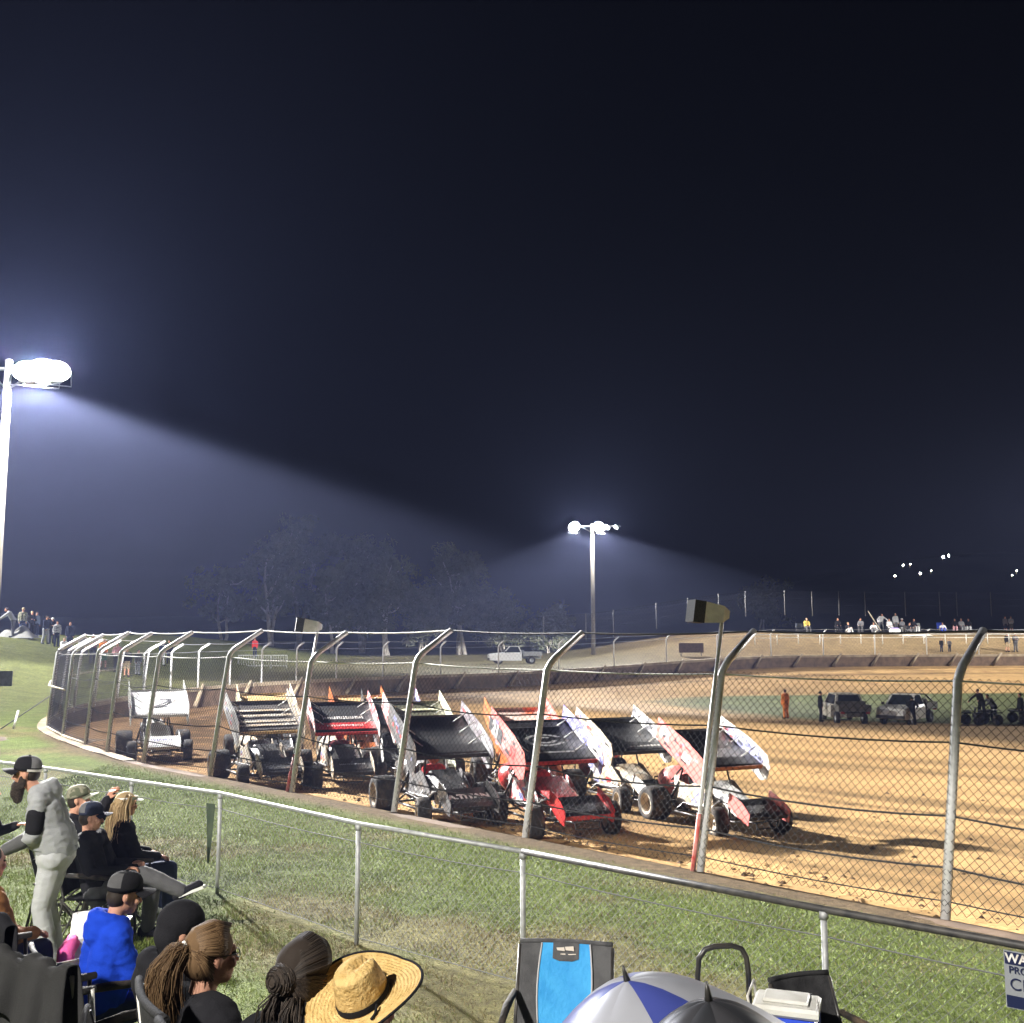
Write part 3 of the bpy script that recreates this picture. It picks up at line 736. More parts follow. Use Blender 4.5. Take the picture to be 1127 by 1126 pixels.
# ------------------------------------------------------------------ grass blades on the near strip
def grass_blades():
    rs = np.random.RandomState(5); N = 760000
    x = rs.uniform(-9, 9, N); y = rs.uniform(4.2, 25, N)
    s = (x-4.41+y-10.9)/math.sqrt(2)            # <0 outside the catch fence
    k = (np.abs(x) < .53*y+.4) & (s < -.35) & (y > 4.2) & (rs.rand(N) < np.clip((11./y)**1.3, .25, 1.))
    t = -((x-.09)*.68+(y-8.8)*.73); k &= (t < 4.2)
    n = fbm(x*.5, y*.5); k &= rs.rand(N) < np.clip(1.6-(n-.45)*4, .3, 1)
    k &= ~((np.abs(t-.05) < .10) & (rs.rand(N) < .85))
    edge = np.clip((-s-.35)/(.4+n), 0, 1); k &= rs.rand(N) < edge
    x = x[k]; y = y[k]; n = n[k]; t = t[k]; s = s[k]; M = len(x)
    tt = t-2.6
    h = np.where(y < 24, .27*np.where(tt > .8, tt, np.where(tt < -.8, 0, (tt+.8)**2/3.2))*np.clip((24-y)/10, 0, 1)**2*(3-2*np.clip((24-y)/10, 0, 1)), 0)
    r = -s; q = np.clip(r/3, 0, 1); h = h+.05*(vnoise(x*.35, y*.35)-.5)*q*q*(3-2*q)
    clump = fbm(x*3.1, y*3.1)
    L = (.014+.026*rs.rand(M))*(.5+1.1*clump); wd = (.0028+.0032*rs.rand(M))*np.clip(y/9, .8, 1.7)
    a = rs.uniform(0, 6.28, M); b = rs.uniform(0, 6.28, M); bend = L*rs.uniform(.2, .9, M)
    base = np.stack([x, y, h-.006], 1); ex = np.stack([np.cos(a)*wd, np.sin(a)*wd, 0*a], 1)
    tip = base+np.stack([np.cos(b)*bend, np.sin(b)*bend, L], 1)
    vs = np.stack([base-ex, base+ex, tip], 1).reshape(-1, 3)
    me = bpy.data.meshes.new('grass'); me.vertices.add(3*M); me.vertices.foreach_set('co', vs.ravel())
    me.loops.add(3*M); me.loops.foreach_set('vertex_index', np.arange(3*M, dtype=np.int32))
    me.polygons.add(M); me.polygons.foreach_set('loop_start', np.arange(0, 3*M, 3, dtype=np.int32))
    dry = (n > .6+.1*rs.randn(M)) | (rs.rand(M) < .07)
    mi = np.where(dry, np.where(rs.rand(M) < .5, 2, 3), np.where(rs.rand(M) < .4, 1, 0)).astype(np.int32)
    for mt in (mat('blade_green', (.108, .158, .026), .7, (.14, .19, .036), 1.5), mat('blade_light', (.16, .205, .045), .7, spec=.2), mat('blade_straw', (.22, .18, .08), .8, spec=.1), mat('blade_brown', (.12, .085, .045), .7)): me.materials.append(mt)
    me.update(calc_edges=True); me.polygons.foreach_set('material_index', mi); me.update(); me.validate()
    o = link('grass', me); tag(o, kind='stuff')
if GRASS_ON: grass_blades()
# ------------------------------------------------------------------ sprint cars
def text_mesh(txt, size, name, m, shear=0., depth=.0, bold=0.):
    cu = bpy.data.curves.new(name, 'FONT'); cu.body = txt; cu.size = size; cu.align_x = 'CENTER'; cu.align_y = 'CENTER'; cu.extrude = depth; cu.shear = shear; cu.offset = bold
    o = bpy.data.objects.new(name, cu); COL.objects.link(o); dg = DG(); dg.update()
    me = bpy.data.meshes.new_from_object(o.evaluated_get(dg), depsgraph=dg); me.name = name
    bpy.data.objects.remove(o); me.materials.clear(); me.materials.append(m); return me
def put_text(me, M, name, parent):
    o = link(name, me, parent); o.matrix_local = M; return o
def frame_M(o, ex, ey, ez):
    return Matrix(((ex.x, ey.x, ez.x, o.x), (ex.y, ey.y, ez.y, o.y), (ex.z, ey.z, ez.z, o.z), (0, 0, 0, 1)))

def wheel(root, c, r, wd, rim_m, cover=None, yaw=0):
    M = Matrix.Translation(c) @ Matrix.Rotation(yaw, 4, 'Z') @ Matrix.Rotation(R(90), 4, 'X')   # axis along local z -> car y
    h = wd/2
    hub = MB().lathe([(.0, -h*.5), (r*.2, -h*.5), (r*.2, h*.5), (0, h*.5)], 12, M).build('wheel', black_metal, root)
    MB().lathe([(r*.55, -h*.9), (r*.62, -h), (r*.9, -h), (r*.98, -h*.8), (r, -h*.45), (r*1.005, 0), (r, h*.45), (r*.98, h*.8), (r*.9, h), (r*.62, h), (r*.55, h*.9), (r*.55, -h*.9)], 28, M).build('tyre', black_rubber, hub)
    rm = MB()
    for s in (1, -1):
        rm.lathe([(r*.63, s*h*1.0), (r*.55, s*h*.98), (r*.52, s*h*.62), (r*.3, s*h*.45), (r*.1, s*h*.5), (0, s*h*.5)], 24, M)
    rm.build('rim', rim_m, hub)
    if cover: MB().lathe([(r*.6, -h*1.02), (r*.4, -h*1.1), (0, -h*1.12)], 24, M).build('cover', cover, hub)
    return hub

white_p = paint('white_paint', (.58, .58, .57)); black_p = paint('black_paint', (.014, .014, .016), .7, .5); grey_p = paint('grey_paint', (.24, .235, .24), .62)
red_p = paint('red_paint', (.5, .03, .03)); orange_p = paint('orange_paint', (.45, .13, .04), .6); pink_p = paint('salmon_paint', (.75, .2, .18)); tan_p = paint('tan_paint', (.62, .42, .2))
cream_p = paint('cream_paint', (.66, .66, .46)); olive_p = paint('olive_paint', (.11, .11, .075)); blue_p = paint('blue_paint', (.12, .14, .4)); maroon_p = paint('maroon_paint', (.22, .02, .03))
mudwhite = mat('muddy_white', (.48, .45, .39), .7, (.38, .28, .17), 4, bump=.2, bscale=20); mudrim = mat('muddy_rim', (.4, .35, .28), .7, (.2, .14, .08), 6)
letter_w = mat('letter_white', (.75, .75, .74), .5, (.5, .45, .4), 12); letter_r = mat('letter_red', (.55, .05, .05), .5); letter_k = mat('letter_black', (.03, .03, .035), .5); letter_b = mat('letter_blue', (.14, .15, .36), .5, (.3, .3, .45), 9)
letter_g = mat('letter_grey', (.42, .42, .42), .5, (.3, .28, .26), 9)
mottle_p = mat('sponsor_scheme', (.7, .68, .66), .45, (.5, .12, .12), 5, lo=.5, hi=.56, detail=1)
mottle_b = mat('sponsor_scheme_blue', (.72, .7, .72), .45, (.2, .2, .48), 4.5, lo=.5, hi=.57, detail=2)
mottle_g = mat('sponsor_scheme_grey', (.36, .35, .36), .5, (.2, .17, .19), 4.5, lo=.48, hi=.56, detail=2)
mottle_k = mat('sponsor_scheme_black', (.7, .69, .66), .45, (.12, .12, .13), 6, lo=.56, hi=.6, detail=2)


def sprint_car(label, px, d, rel, c, text=None, wing_side=None, pitch=0, roll=0, decal=None, extra=None):
    """c: dict of materials body, hood, wing, sb_r, sb_l, sb_in, fw, fw_end, rim"""
    x = PX(px, d, 840); z = TZ(x, d)
    a = math.atan2(-x, d)+R(rel)
    root = empty('sprint_car', label, 'race car', (x, d, z), a-math.pi/2, 'winged sprint cars racing on the dirt track')
    root.rotation_euler = (R(roll), R(pitch), a-math.pi/2); root.scale = (c.get('s', .92),)*3
    B = c['body']
    # chassis and cage
    f = MB(); t = lambda p, r=.02: f.tube(p, r, 6)
    for s in (1, -1):
        t([(1.28, s*.2, .3), (.9, s*.26, .24), (-.5, s*.36, .24), (-1.05, s*.36, .3), (-1.5, s*.3, .42)])
        t([(1.2, s*.22, .48), (.3, s*.34, .66), (-.15, s*.37, .74), (-.85, s*.37, .78), (-1.5, s*.28, .66)])
        t([(-.02, s*.36, .72), (-.12, s*.3, 1.16), (-.2, s*.27, 1.24), (-.62, s*.27, 1.28), (-.74, s*.3, 1.2), (-.88, s*.36, .78)])
        t([(-.85, s*.36, .78), (-.9, s*.36, .28)]); t([(-.02, s*.36, .72), (0, s*.35, .26)]); t([(-.7, s*.28, 1.2), (-1.45, s*.28, .66)])
        t([(.8, s*.3, .25), (.7, s*.72, .3), (-.35, s*.8, .3), (-.5, s*.4, .28)], .022); t([(.7, s*.72, .3), (.6, s*.62, .44), (-.3, s*.62, .46), (-.35, s*.8, .3)], .016)
        # radius rods, shocks
        t([(1.05, s*.5, .32), (.35, s*.34, .3)], .014); t([(1.05, s*.5, .4), (.4, s*.34, .42)], .012)
        t([(-1.1, s*.5, .36), (-.35, s*.4, .34)], .014); t([(-1.1, s*.48, .36), (-.8, s*.4, .8)], .028); t([(1.0, s*.42, .34), (.8, s*.28, .56)], .026)
        # wing posts
        t([(-.3, s*.26, 1.24), (-.1, s*.26, 1.48)], .016); t([(-.66, s*.26, 1.26), (-.55, s*.26, 1.64)], .016); t([(-.55, s*.26, 1.64), (-.15, s*.26, 1.28)], .012)
    t([(-.2, -.27, 1.24), (-.2, .27, 1.24)]); t([(-.66, -.27, 1.28), (-.66, .27, 1.28)]); t([(-.02, -.36, .72), (-.02, .36, .72)])
    t([(1.05, -.66, .33), (1.05, .66, .33)], .03); t([(-1.1, -.8, .36), (-1.1, .8, .36)], .035)
    t([(1.2, -.22, .3), (1.62, -.24, .34), (1.66, 0, .36), (1.62, .24, .34), (1.2, .22, .3)], .018); t([(1.62, -.24, .34), (1.6, -.22, .22), (1.6, .22, .22), (1.62, .24, .34)], .018)
    t([(-1.5, -.28, .42), (-2.0, -.3, .45), (-2.0, .3, .45), (-1.5, .28, .42)], .018); t([(-2.0, -.3, .45), (-1.98, -.3, .75), (-1.98, .3, .75), (-2.0, .3, .45)], .018)
    f.build('frame', c.get('frame', black_metal), root)
    # engine, headers
    e = MB(); e.box((.35, 0, .45), (.62, .34, .34)); e.box((.35, .16, .62), (.55, .15, .12), Matrix.Rotation(.5, 4, 'X')); e.box((.35, -.16, .62), (.55, .15, .12), Matrix.Rotation(-.5, 4, 'X'))
    for k in range(4):
        for s in (1, -1):
            X = .12+k*.15; e.tube([(X, s*.2, .6), (X-.02, s*.38, .56), (X-.12, s*.43, .46), (-.1, s*.44, .42), (-.75, s*.46, .4)], .026, 6)
    e.build('engine', chrome, root)
    # hood / nose
    def loft(secs, name, m, par=root):
        mb = MB(); n = len(secs[0]); vs = [V(p) for s in secs for p in s]
        fs = [(i*n+k, i*n+(k+1) % n, (i+1)*n+(k+1) % n, (i+1)*n+k) for i in range(len(secs)-1) for k in range(n)]
        fs += [tuple(range(n)), tuple(reversed(range((len(secs)-1)*n, len(secs)*n)))]
        mb.add(vs, fs, 0); return mb.build(name, m, par)
    def sec(X, w, zb, zt, ch=.3):
        k = w*ch; kz = (zt-zb)*.35
        return [(X, -w, zb), (X, -w, zt-kz), (X, -w+k, zt), (X, w-k, zt), (X, w, zt-kz), (X, w, zb)]
    loft([sec(1.36, .16, .32, .40), sec(1.22, .24, .28, .50), sec(.7, .3, .48, .67), sec(.2, .33, .6, .82), sec(0, .35, .64, .9)], 'hood', c['hood'])
    for s in (1, -1):
        pl = [(.45, .34), (.42, .62), (.05, .86), (-.1, .9), (-.42, .78), (-.78, .82), (-.95, .95), (-1.0, .9), (-.95, .4), (-.5, .3)]
        m = MB().plate(pl, .012, Matrix.Translation((0, s*.405, 0))); sp = m.build('side_panel', B if s < 0 or 'body_l' not in c else c['body_l'], root)
    def oval(X, w, zc, h):
        return [(X, w*math.cos(q)*(.9 if abs(math.cos(q)) < .5 else 1), zc+h*math.sin(q)) for q in [2*math.pi*k/14 for k in range(14)]]
    tk = loft([oval(-1.2, .18, .7, .2), oval(-1.32, .33, .7, .3), oval(-1.6, .37, .7, .33), oval(-1.85, .3, .71, .26), oval(-1.96, .16, .72, .14)], 'tail_tank', c.get('tail', B))
    for p in tk.data.polygons: p.use_smooth = True
    st = MB(); st.box((-.62, 0, .58), (.1, .46, .7), Matrix.Rotation(-.15, 4, 'Y')); st.box((-.42, 0, .36), (.42, .46, .1)); st.build('seat', black_metal, root)
    # wheels
    rm = c['rim']; steer = R(c.get('steer', -8))
    wheel(root, (-1.1, -.83, .35), .35, .44, rm, c.get('cover')); wheel(root, (-1.1, .82, .335), .335, .38, rm)
    wheel(root, (1.05, -.74, .29), .29, .25, rm, None, steer); wheel(root, (1.05, .74, .285), .285, .24, rm, None, steer)
    # top wing
    T = R(21); wc = V((-.22, 0, 1.52)); W = Matrix.Translation(wc) @ Matrix.Rotation(T, 4, 'Y')     # +x is the low front edge
    hw = .76; m = MB(); prof = [(-.76, .07), (-.74, .03), (-.4, .0), (0, -.01), (.4, .012), (.7, .0), (.78, -.05), (.78, -.09), (.7, -.06), (.4, -.05), (0, -.06), (-.4, -.045), (-.76, .02)]
    m.plate(prof, 2*hw, W); top = m.build('top_wing', c['wing'], root)
    sbp = [(-.93, .30), (.3, .31), (.86, .24), (1.0, .05), (.98, -.22), (.8, -.33), (.35, -.26), (-.55, -.2), (-.9, -.14)]
    for s in (-1, 1):
        q = MB(); q.plate(sbp, .012, W @ Matrix.Translation((0, s*(hw+.008), 0)))
        outer, inner = (c['sb_r'], c['sb_in']) if s < 0 else (c['sb_l'], c['sb_in'])
        n = len(sbp); q.m = [1 if s > 0 else 0, 0 if s > 0 else 1]+[0]*n      # face 0: y-, face 1: y+
        q.build('sideboard', [outer, inner], top)
        for X in (-.55, -.1, .42): MB().tube([W @ V((X, s*hw, .22)), W @ V((X, s*(hw-.3), .0))], .011, 5).build('strut', white_steel, top)
        dc = MB(); rr = random.Random(int(px)+s)
        for k in range(15):
            X = rr.uniform(-.82, .8); Z = rr.uniform(-.16, .2); w_, h_ = rr.uniform(.03, .13), rr.uniform(.015, .045)
            for o in (.009, -.009):
                if o*s < 0 and rr.random() < .4: continue
                yy = s*(hw+.008)+o
                dc.add([W @ V(p) for p in ((X-w_, yy, Z-h_), (X+w_, yy, Z-h_+.01), (X+w_*.9, yy, Z+h_), (X-w_*.95, yy, Z+h_*.9))], [(0, 1, 2, 3)], rr.choice((0, 0, 1, 2, 3)))
        for k in range(5):
            X = rr.uniform(-.7, .1); Z = rr.uniform(.45, .68); w_, h_ = rr.uniform(.05, .12), rr.uniform(.02, .05)
            dc.add([(X-w_, s*.413, Z-h_), (X+w_, s*.413, Z-h_), (X+w_, s*.413, Z+h_), (X-w_, s*.413, Z+h_)], [(0, 1, 2, 3)], rr.choice((0, 1, 2, 3)))
        dc.build('decal', [letter_k, letter_g, letter_r, letter_b], top)
    # leading-edge wicker
    MB().box(W @ V((.775, 0, -.04)), (.02, 2*hw, .07), Matrix.Rotation(T, 4, 'Y')).build('lip', c.get('lip', c['wing']), top)
    # front wing
    T2 = R(20); W2 = Matrix.Translation((1.36, 0, .56)) @ Matrix.Rotation(T2, 4, 'Y'); fw = MB()
    prof = [(-.3, .03), (-.1, 0), (.2, .01), (.3, -.02), (.3, -.05), (.1, -.03), (-.1, -.035), (-.3, .0)]
    fw.plate(prof, .92, W2); fo = fw.build('front_wing', c['fw'], root)
    for s in (-1, 1):
        MB().plate([(-.34, .17), (.12, .18), (.36, .1), (.38, -.13), (.2, -.17), (-.32, -.09)], .01, W2 @ Matrix.Translation((0, s*.466, 0))).build('endplate', c['fw_end'], fo)
    MB().box(W2 @ V((.31, 0, -.035)), (.016, .92, .07), Matrix.Rotation(T2, 4, 'Y')).build('lip', c.get('fwlip', c['fw']), fo)
    q = MB()
    for s in (1, -1): q.tube([(1.15, s*.2, .44), (1.2, s*.2, .6)], .014, 5); q.tube([(1.3, s*.2, .36), (1.45, s*.2, .52)], .014, 5)
    q.build('wing_post', c.get('frame', black_metal), fo)
    if extra: extra(root, top, fo, W, W2, hw)
    return root
def sb_text(top, W, hw, s, txt, size, m, at=(0, .02), shear=.15, inner=False, rot=0., bold=.006):
    """lettering on a sideboard; s=-1 the car's right side (seen from outside reading front-to-back as needed)"""
    out = -1 if (s < 0) != inner else 1            # facing direction along y
    off = s*(hw+.008)+out*.011
    ex = V((1, 0, 0)) if out < 0 else V((-1, 0, 0)); ez = V((0, out, 0)); ey = ez.cross(ex)
    M = W @ frame_M(V((at[0], off, at[1])), ex, ey, ez) @ Matrix.Rotation(rot, 4, 'Z')
    put_text(text_mesh(txt, size, 'lettering', m, shear, bold=bold), M, 'lettering', top)
def top_text(par, W, txt, size, m, at=(0, .0), h=.03, rot=0, shear=0., bold=.004, yscale=1.):
    # read from the front of the car: text up points to the rear
    M = W @ frame_M(V((at[0], at[1], h)), V((0, 1, 0)), V((-1, 0, 0)), V((0, 0, 1))) @ Matrix.Diagonal((1, yscale, 1, 1))
    put_text(text_mesh(txt, size, 'lettering', m, shear, bold=bold), M, 'lettering', par)

def marks(par, W, m, x, half, h, n):
    """a row of worn, unreadable letter-like strokes across a wing"""
    rr = random.Random(n+int(h*100)); mb = MB(); st = 2*half/n
    for k in range(n):
        y = -half+st*(k+.5)
        for q in range(2):
            a = rr.uniform(.18, .3)*st; yy = y+(q-.5)*st*.5; hh = h*rr.uniform(.35, .5)
            mb.add([W @ V(p) for p in ((x-hh, yy-a*.5, .036), (x+hh, yy-a*.5+.01, .036), (x+hh, yy+a*.5+.01, .036), (x-hh, yy+a*.5, .036))], [(0, 1, 2, 3)])
        zc = x+rr.choice((-.3, 0, .35))*h; mb.add([W @ V(p) for p in ((zc-h*.1, y-st*.3, .037), (zc+h*.1, y-st*.3, .037), (zc+h*.1, y+st*.3, .037), (zc-h*.1, y+st*.3, .037))], [(0, 1, 2, 3)])
    mb.build('lettering', m, par)
def xA(r, t, f, W, W2, hw): top_text(t, W, '2', 1.0, letter_k, (.1, 0), .03, shear=.4, yscale=.8); marks(f, W2, letter_b, -.06, .3, .12, 4)
sprint_car('small white-winged sprint car at the tail of the field on the left, facing the camera', 172, 27.5, 5,
           dict(body=black_p, hood=white_p, wing=white_p, sb_r=white_p, sb_l=white_p, sb_in=white_p, fw=white_p, fw_end=white_p, rim=mudrim, tail=white_p), extra=xA, roll=0)
sprint_car('sprint car with a tan top wing, mostly hidden behind the mud-streaked black-winged car', 293, 27.3, 8,
           dict(body=tan_p, hood=black_p, wing=tan_p, sb_r=cream_p, sb_l=white_p, sb_in=cream_p, fw=black_p, fw_end=white_p, rim=mudrim))
def xB(r, t, f, W, W2, hw):
    m = MB()
    for k, X in enumerate((-.3, -.02, .3, .5)): m.box(W @ V((X, .0, .02)), (.09, 1.4, .012), Matrix.Rotation(R(21), 4, 'Y'))
    m.build('stripe', mudwhite, t)
sprint_car('sprint car with a black top wing streaked in muddy white and a pale muddy side', 291, 22.9, 14,
           dict(body=mudwhite, hood=black_p, wing=mat('streaked_black', (.03, .03, .032), .5, (.13, .11, .1), 3, stretch=(8, .4, 8)), sb_r=grey_p, sb_l=grey_p, sb_in=mudwhite, fw=black_p, fw_end=mudwhite, rim=mudrim, lip=tan_p), extra=xB)
sprint_car('far orange-winged sprint car glimpsed above the red and white winged one', 396, 27.5, 10,
           dict(body=orange_p, hood=orange_p, wing=tan_p, sb_r=orange_p, sb_l=orange_p, sb_in=orange_p, fw=orange_p, fw_end=orange_p, rim=mudrim))
def xC(r, t, f, W, W2, hw):
    m = MB(); m.box(W @ V((.5, 0, .022)), (.34, 1.45, .01), Matrix.Rotation(R(21), 4, 'Y')); m.build('stripe', red_p, t)
    marks(t, W, letter_w, .08, .5, .16, 9); marks(t, W, letter_w, .5, .45, .11, 8); marks(f, W2, letter_g, .0, .3, .07, 7)
sprint_car('sprint car with a dark top wing banded in red and white and white side panels', 377, 23.3, 9,
           dict(body=mudwhite, hood=black_p, wing=black_p, sb_r=mottle_p, sb_l=mottle_p, sb_in=mottle_p, fw=black_p, fw_end=mudwhite, rim=mudrim, lip=letter_r), extra=xC)
def xD(r, t, f, W, W2, hw):
    m = MB()
    for X in (-.35, .1, .45): m.box(W @ V((X, .0, .022)), (.1, 1.4, .012), Matrix.Rotation(R(21), 4, 'Y'))
    m.build('stripe', cream_p, t)
sprint_car('sprint car with a dull olive wing and cream inner side panels, behind the all-black one', 462, 24.6, 14,
           dict(body=cream_p, hood=olive_p, wing=olive_p, sb_r=mottle_p, sb_l=olive_p, sb_in=cream_p, fw=olive_p, fw_end=cream_p, rim=mudrim), extra=xD)
sprint_car('sprint car with a dark grey wing and bright flashes, second row behind the black one', 432, 26.2, 8,
           dict(body=grey_p, hood=black_p, wing=paint('charcoal_wing', (.05, .05, .05)), sb_r=paint('charcoal_panel', (.06, .06, .06)), sb_l=mottle_p, sb_in=mottle_b, fw=black_p, fw_end=white_p, rim=mudrim))
def xE(r, t, f, W, W2, hw):
    top_text(f, W2, 'A.TITAN', .21, mat('letter_bright', (.85, .85, .84), .5), (.02, 0), .04, bold=.012)
sprint_car('black sprint car with grey side panels and white front-wing lettering, close to the fence', 487, 18.6, 20,
           dict(body=grey_p, hood=black_p, wing=black_p, sb_r=paint('steel_grey_panel', (.06, .057, .062), .6, .55), sb_l=grey_p, sb_in=mottle_g, fw=black_p, fw_end=grey_p, rim=mudrim, steer=-12), extra=xE)
sprint_car('sprint car with an orange and white wing hidden behind the red and black one', 578, 22.6, 14,
           dict(body=orange_p, hood=orange_p, wing=mat('orange_white_wing', (.8, .24, .12), .5, (.78, .6, .5), 2, lo=.48, hi=.52, detail=1), sb_r=orange_p, sb_l=orange_p, sb_in=pink_p, fw=orange_p, fw_end=orange_p, rim=mudrim))
def xF(r, t, f, W, W2, hw):
    ring = lambda a, b, a0, a1: [((a if k < 25 else b)*math.cos(q), (a if k < 25 else b)*.62*math.sin(q)) for k, q in enumerate([a0+(a1-a0)*i/24 for i in range(25)]+[a1+(a0-a1)*i/24 for i in range(25)])]
    def flat(poly, name, m, h):
        vs = [W @ V((-y*.9+.02, x, h)) for x, y in poly]; n = len(vs)//2
        MB().add(vs, [(i, i+1, 2*n-2-i, 2*n-1-i) for i in range(n-1)]).build(name, m, t)
    flat(ring(.42, .33, .5, 2*math.pi-.5), 'emblem', letter_g, .03)
    flat(ring(.24, .15, .9, 2*math.pi-.2), 'emblem', letter_g, .03)
    m = MB(); m.box(W @ V((.5, 0, .03)), (.05, .8, .006), Matrix.Rotation(R(21), 4, 'Y')); m.box(W @ V((-.62, .0, .03)), (.2, 1.1, .01), Matrix.Rotation(R(21), 4, 'Y')); m.build('stripe', letter_g, t)
    q = MB(); q.plate([(-.9, .12), (-.2, .12), (-.2, -.16), (-.9, -.14)], .004, W @ Matrix.Translation((0, -(hw+.019), 0))); q.build('number_panel', letter_k, t)
    M = W @ frame_M(V((-.55, -(hw+.025), -.01)), V((1, 0, 0)), V((0, 0, 1)), V((0, -1, 0)))
    put_text(text_mesh('21', .34, 'lettering', letter_w, .1, bold=.02), M, 'lettering', t)
    sb_text(t, W, hw, -1, 'S2', .3, letter_r, (.35, -.02))
    pass
sprint_car('red and black sprint car with a grey ring emblem on its top wing', 604, 17.95, 24,
           dict(body=mottle_p, hood=red_p, wing=black_p, sb_r=pink_p, sb_l=red_p, sb_in=mottle_b, fw=black_p, fw_end=red_p, rim=mudwhite, lip=letter_r, fwlip=letter_r, steer=-10, tail=red_p), extra=xF)
def xG(r, t, f, W, W2, hw):
    m = MB()
    rr = random.Random(4)
    for k in range(9): m.box(W @ V((.62, -.1+k*.09, .03)), (.045+.03*rr.random(), .05, .006), Matrix.Rotation(R(21), 4, 'Y'))
    m.build('lettering', letter_w, t)
sprint_car('sprint car with white speckled side panels and black wing behind the red and black one', 690, 20.9, 30,
           dict(body=mudwhite, hood=mudwhite, wing=black_p, sb_r=mudwhite, sb_l=white_p, sb_in=mottle_k, fw=black_p, fw_end=white_p, rim=mudwhite, tail=maroon_p, s=.88), extra=xG)
def xH(r, t, f, W, W2, hw):
    sb_text(t, W, hw, -1, 'IFS', .34, letter_w, (-.6, .06), rot=0)
    sb_text(t, W, hw, -1, 'IIIII', .26, letter_w, (.3, -.02), shear=.3)
    sb_text(t, W, hw, 1, 'CRSNUS', .36, letter_b, (.1, .1), inner=True, shear=.1)
sprint_car('leading sprint car with salmon pink side panels at the right of the pack', 789, 18.45, 34,
           dict(body=mudwhite, hood=mottle_k, wing=paint('brown_black', (.035, .028, .024), .66), sb_r=pink_p, sb_l=white_p, sb_in=white_p, fw=paint('brown_black', (.035, .028, .024)), fw_end=pink_p, rim=mudwhite, cover=mudwhite, lip=orange_p, tail=pink_p, steer=-4, s=.86), extra=xH)

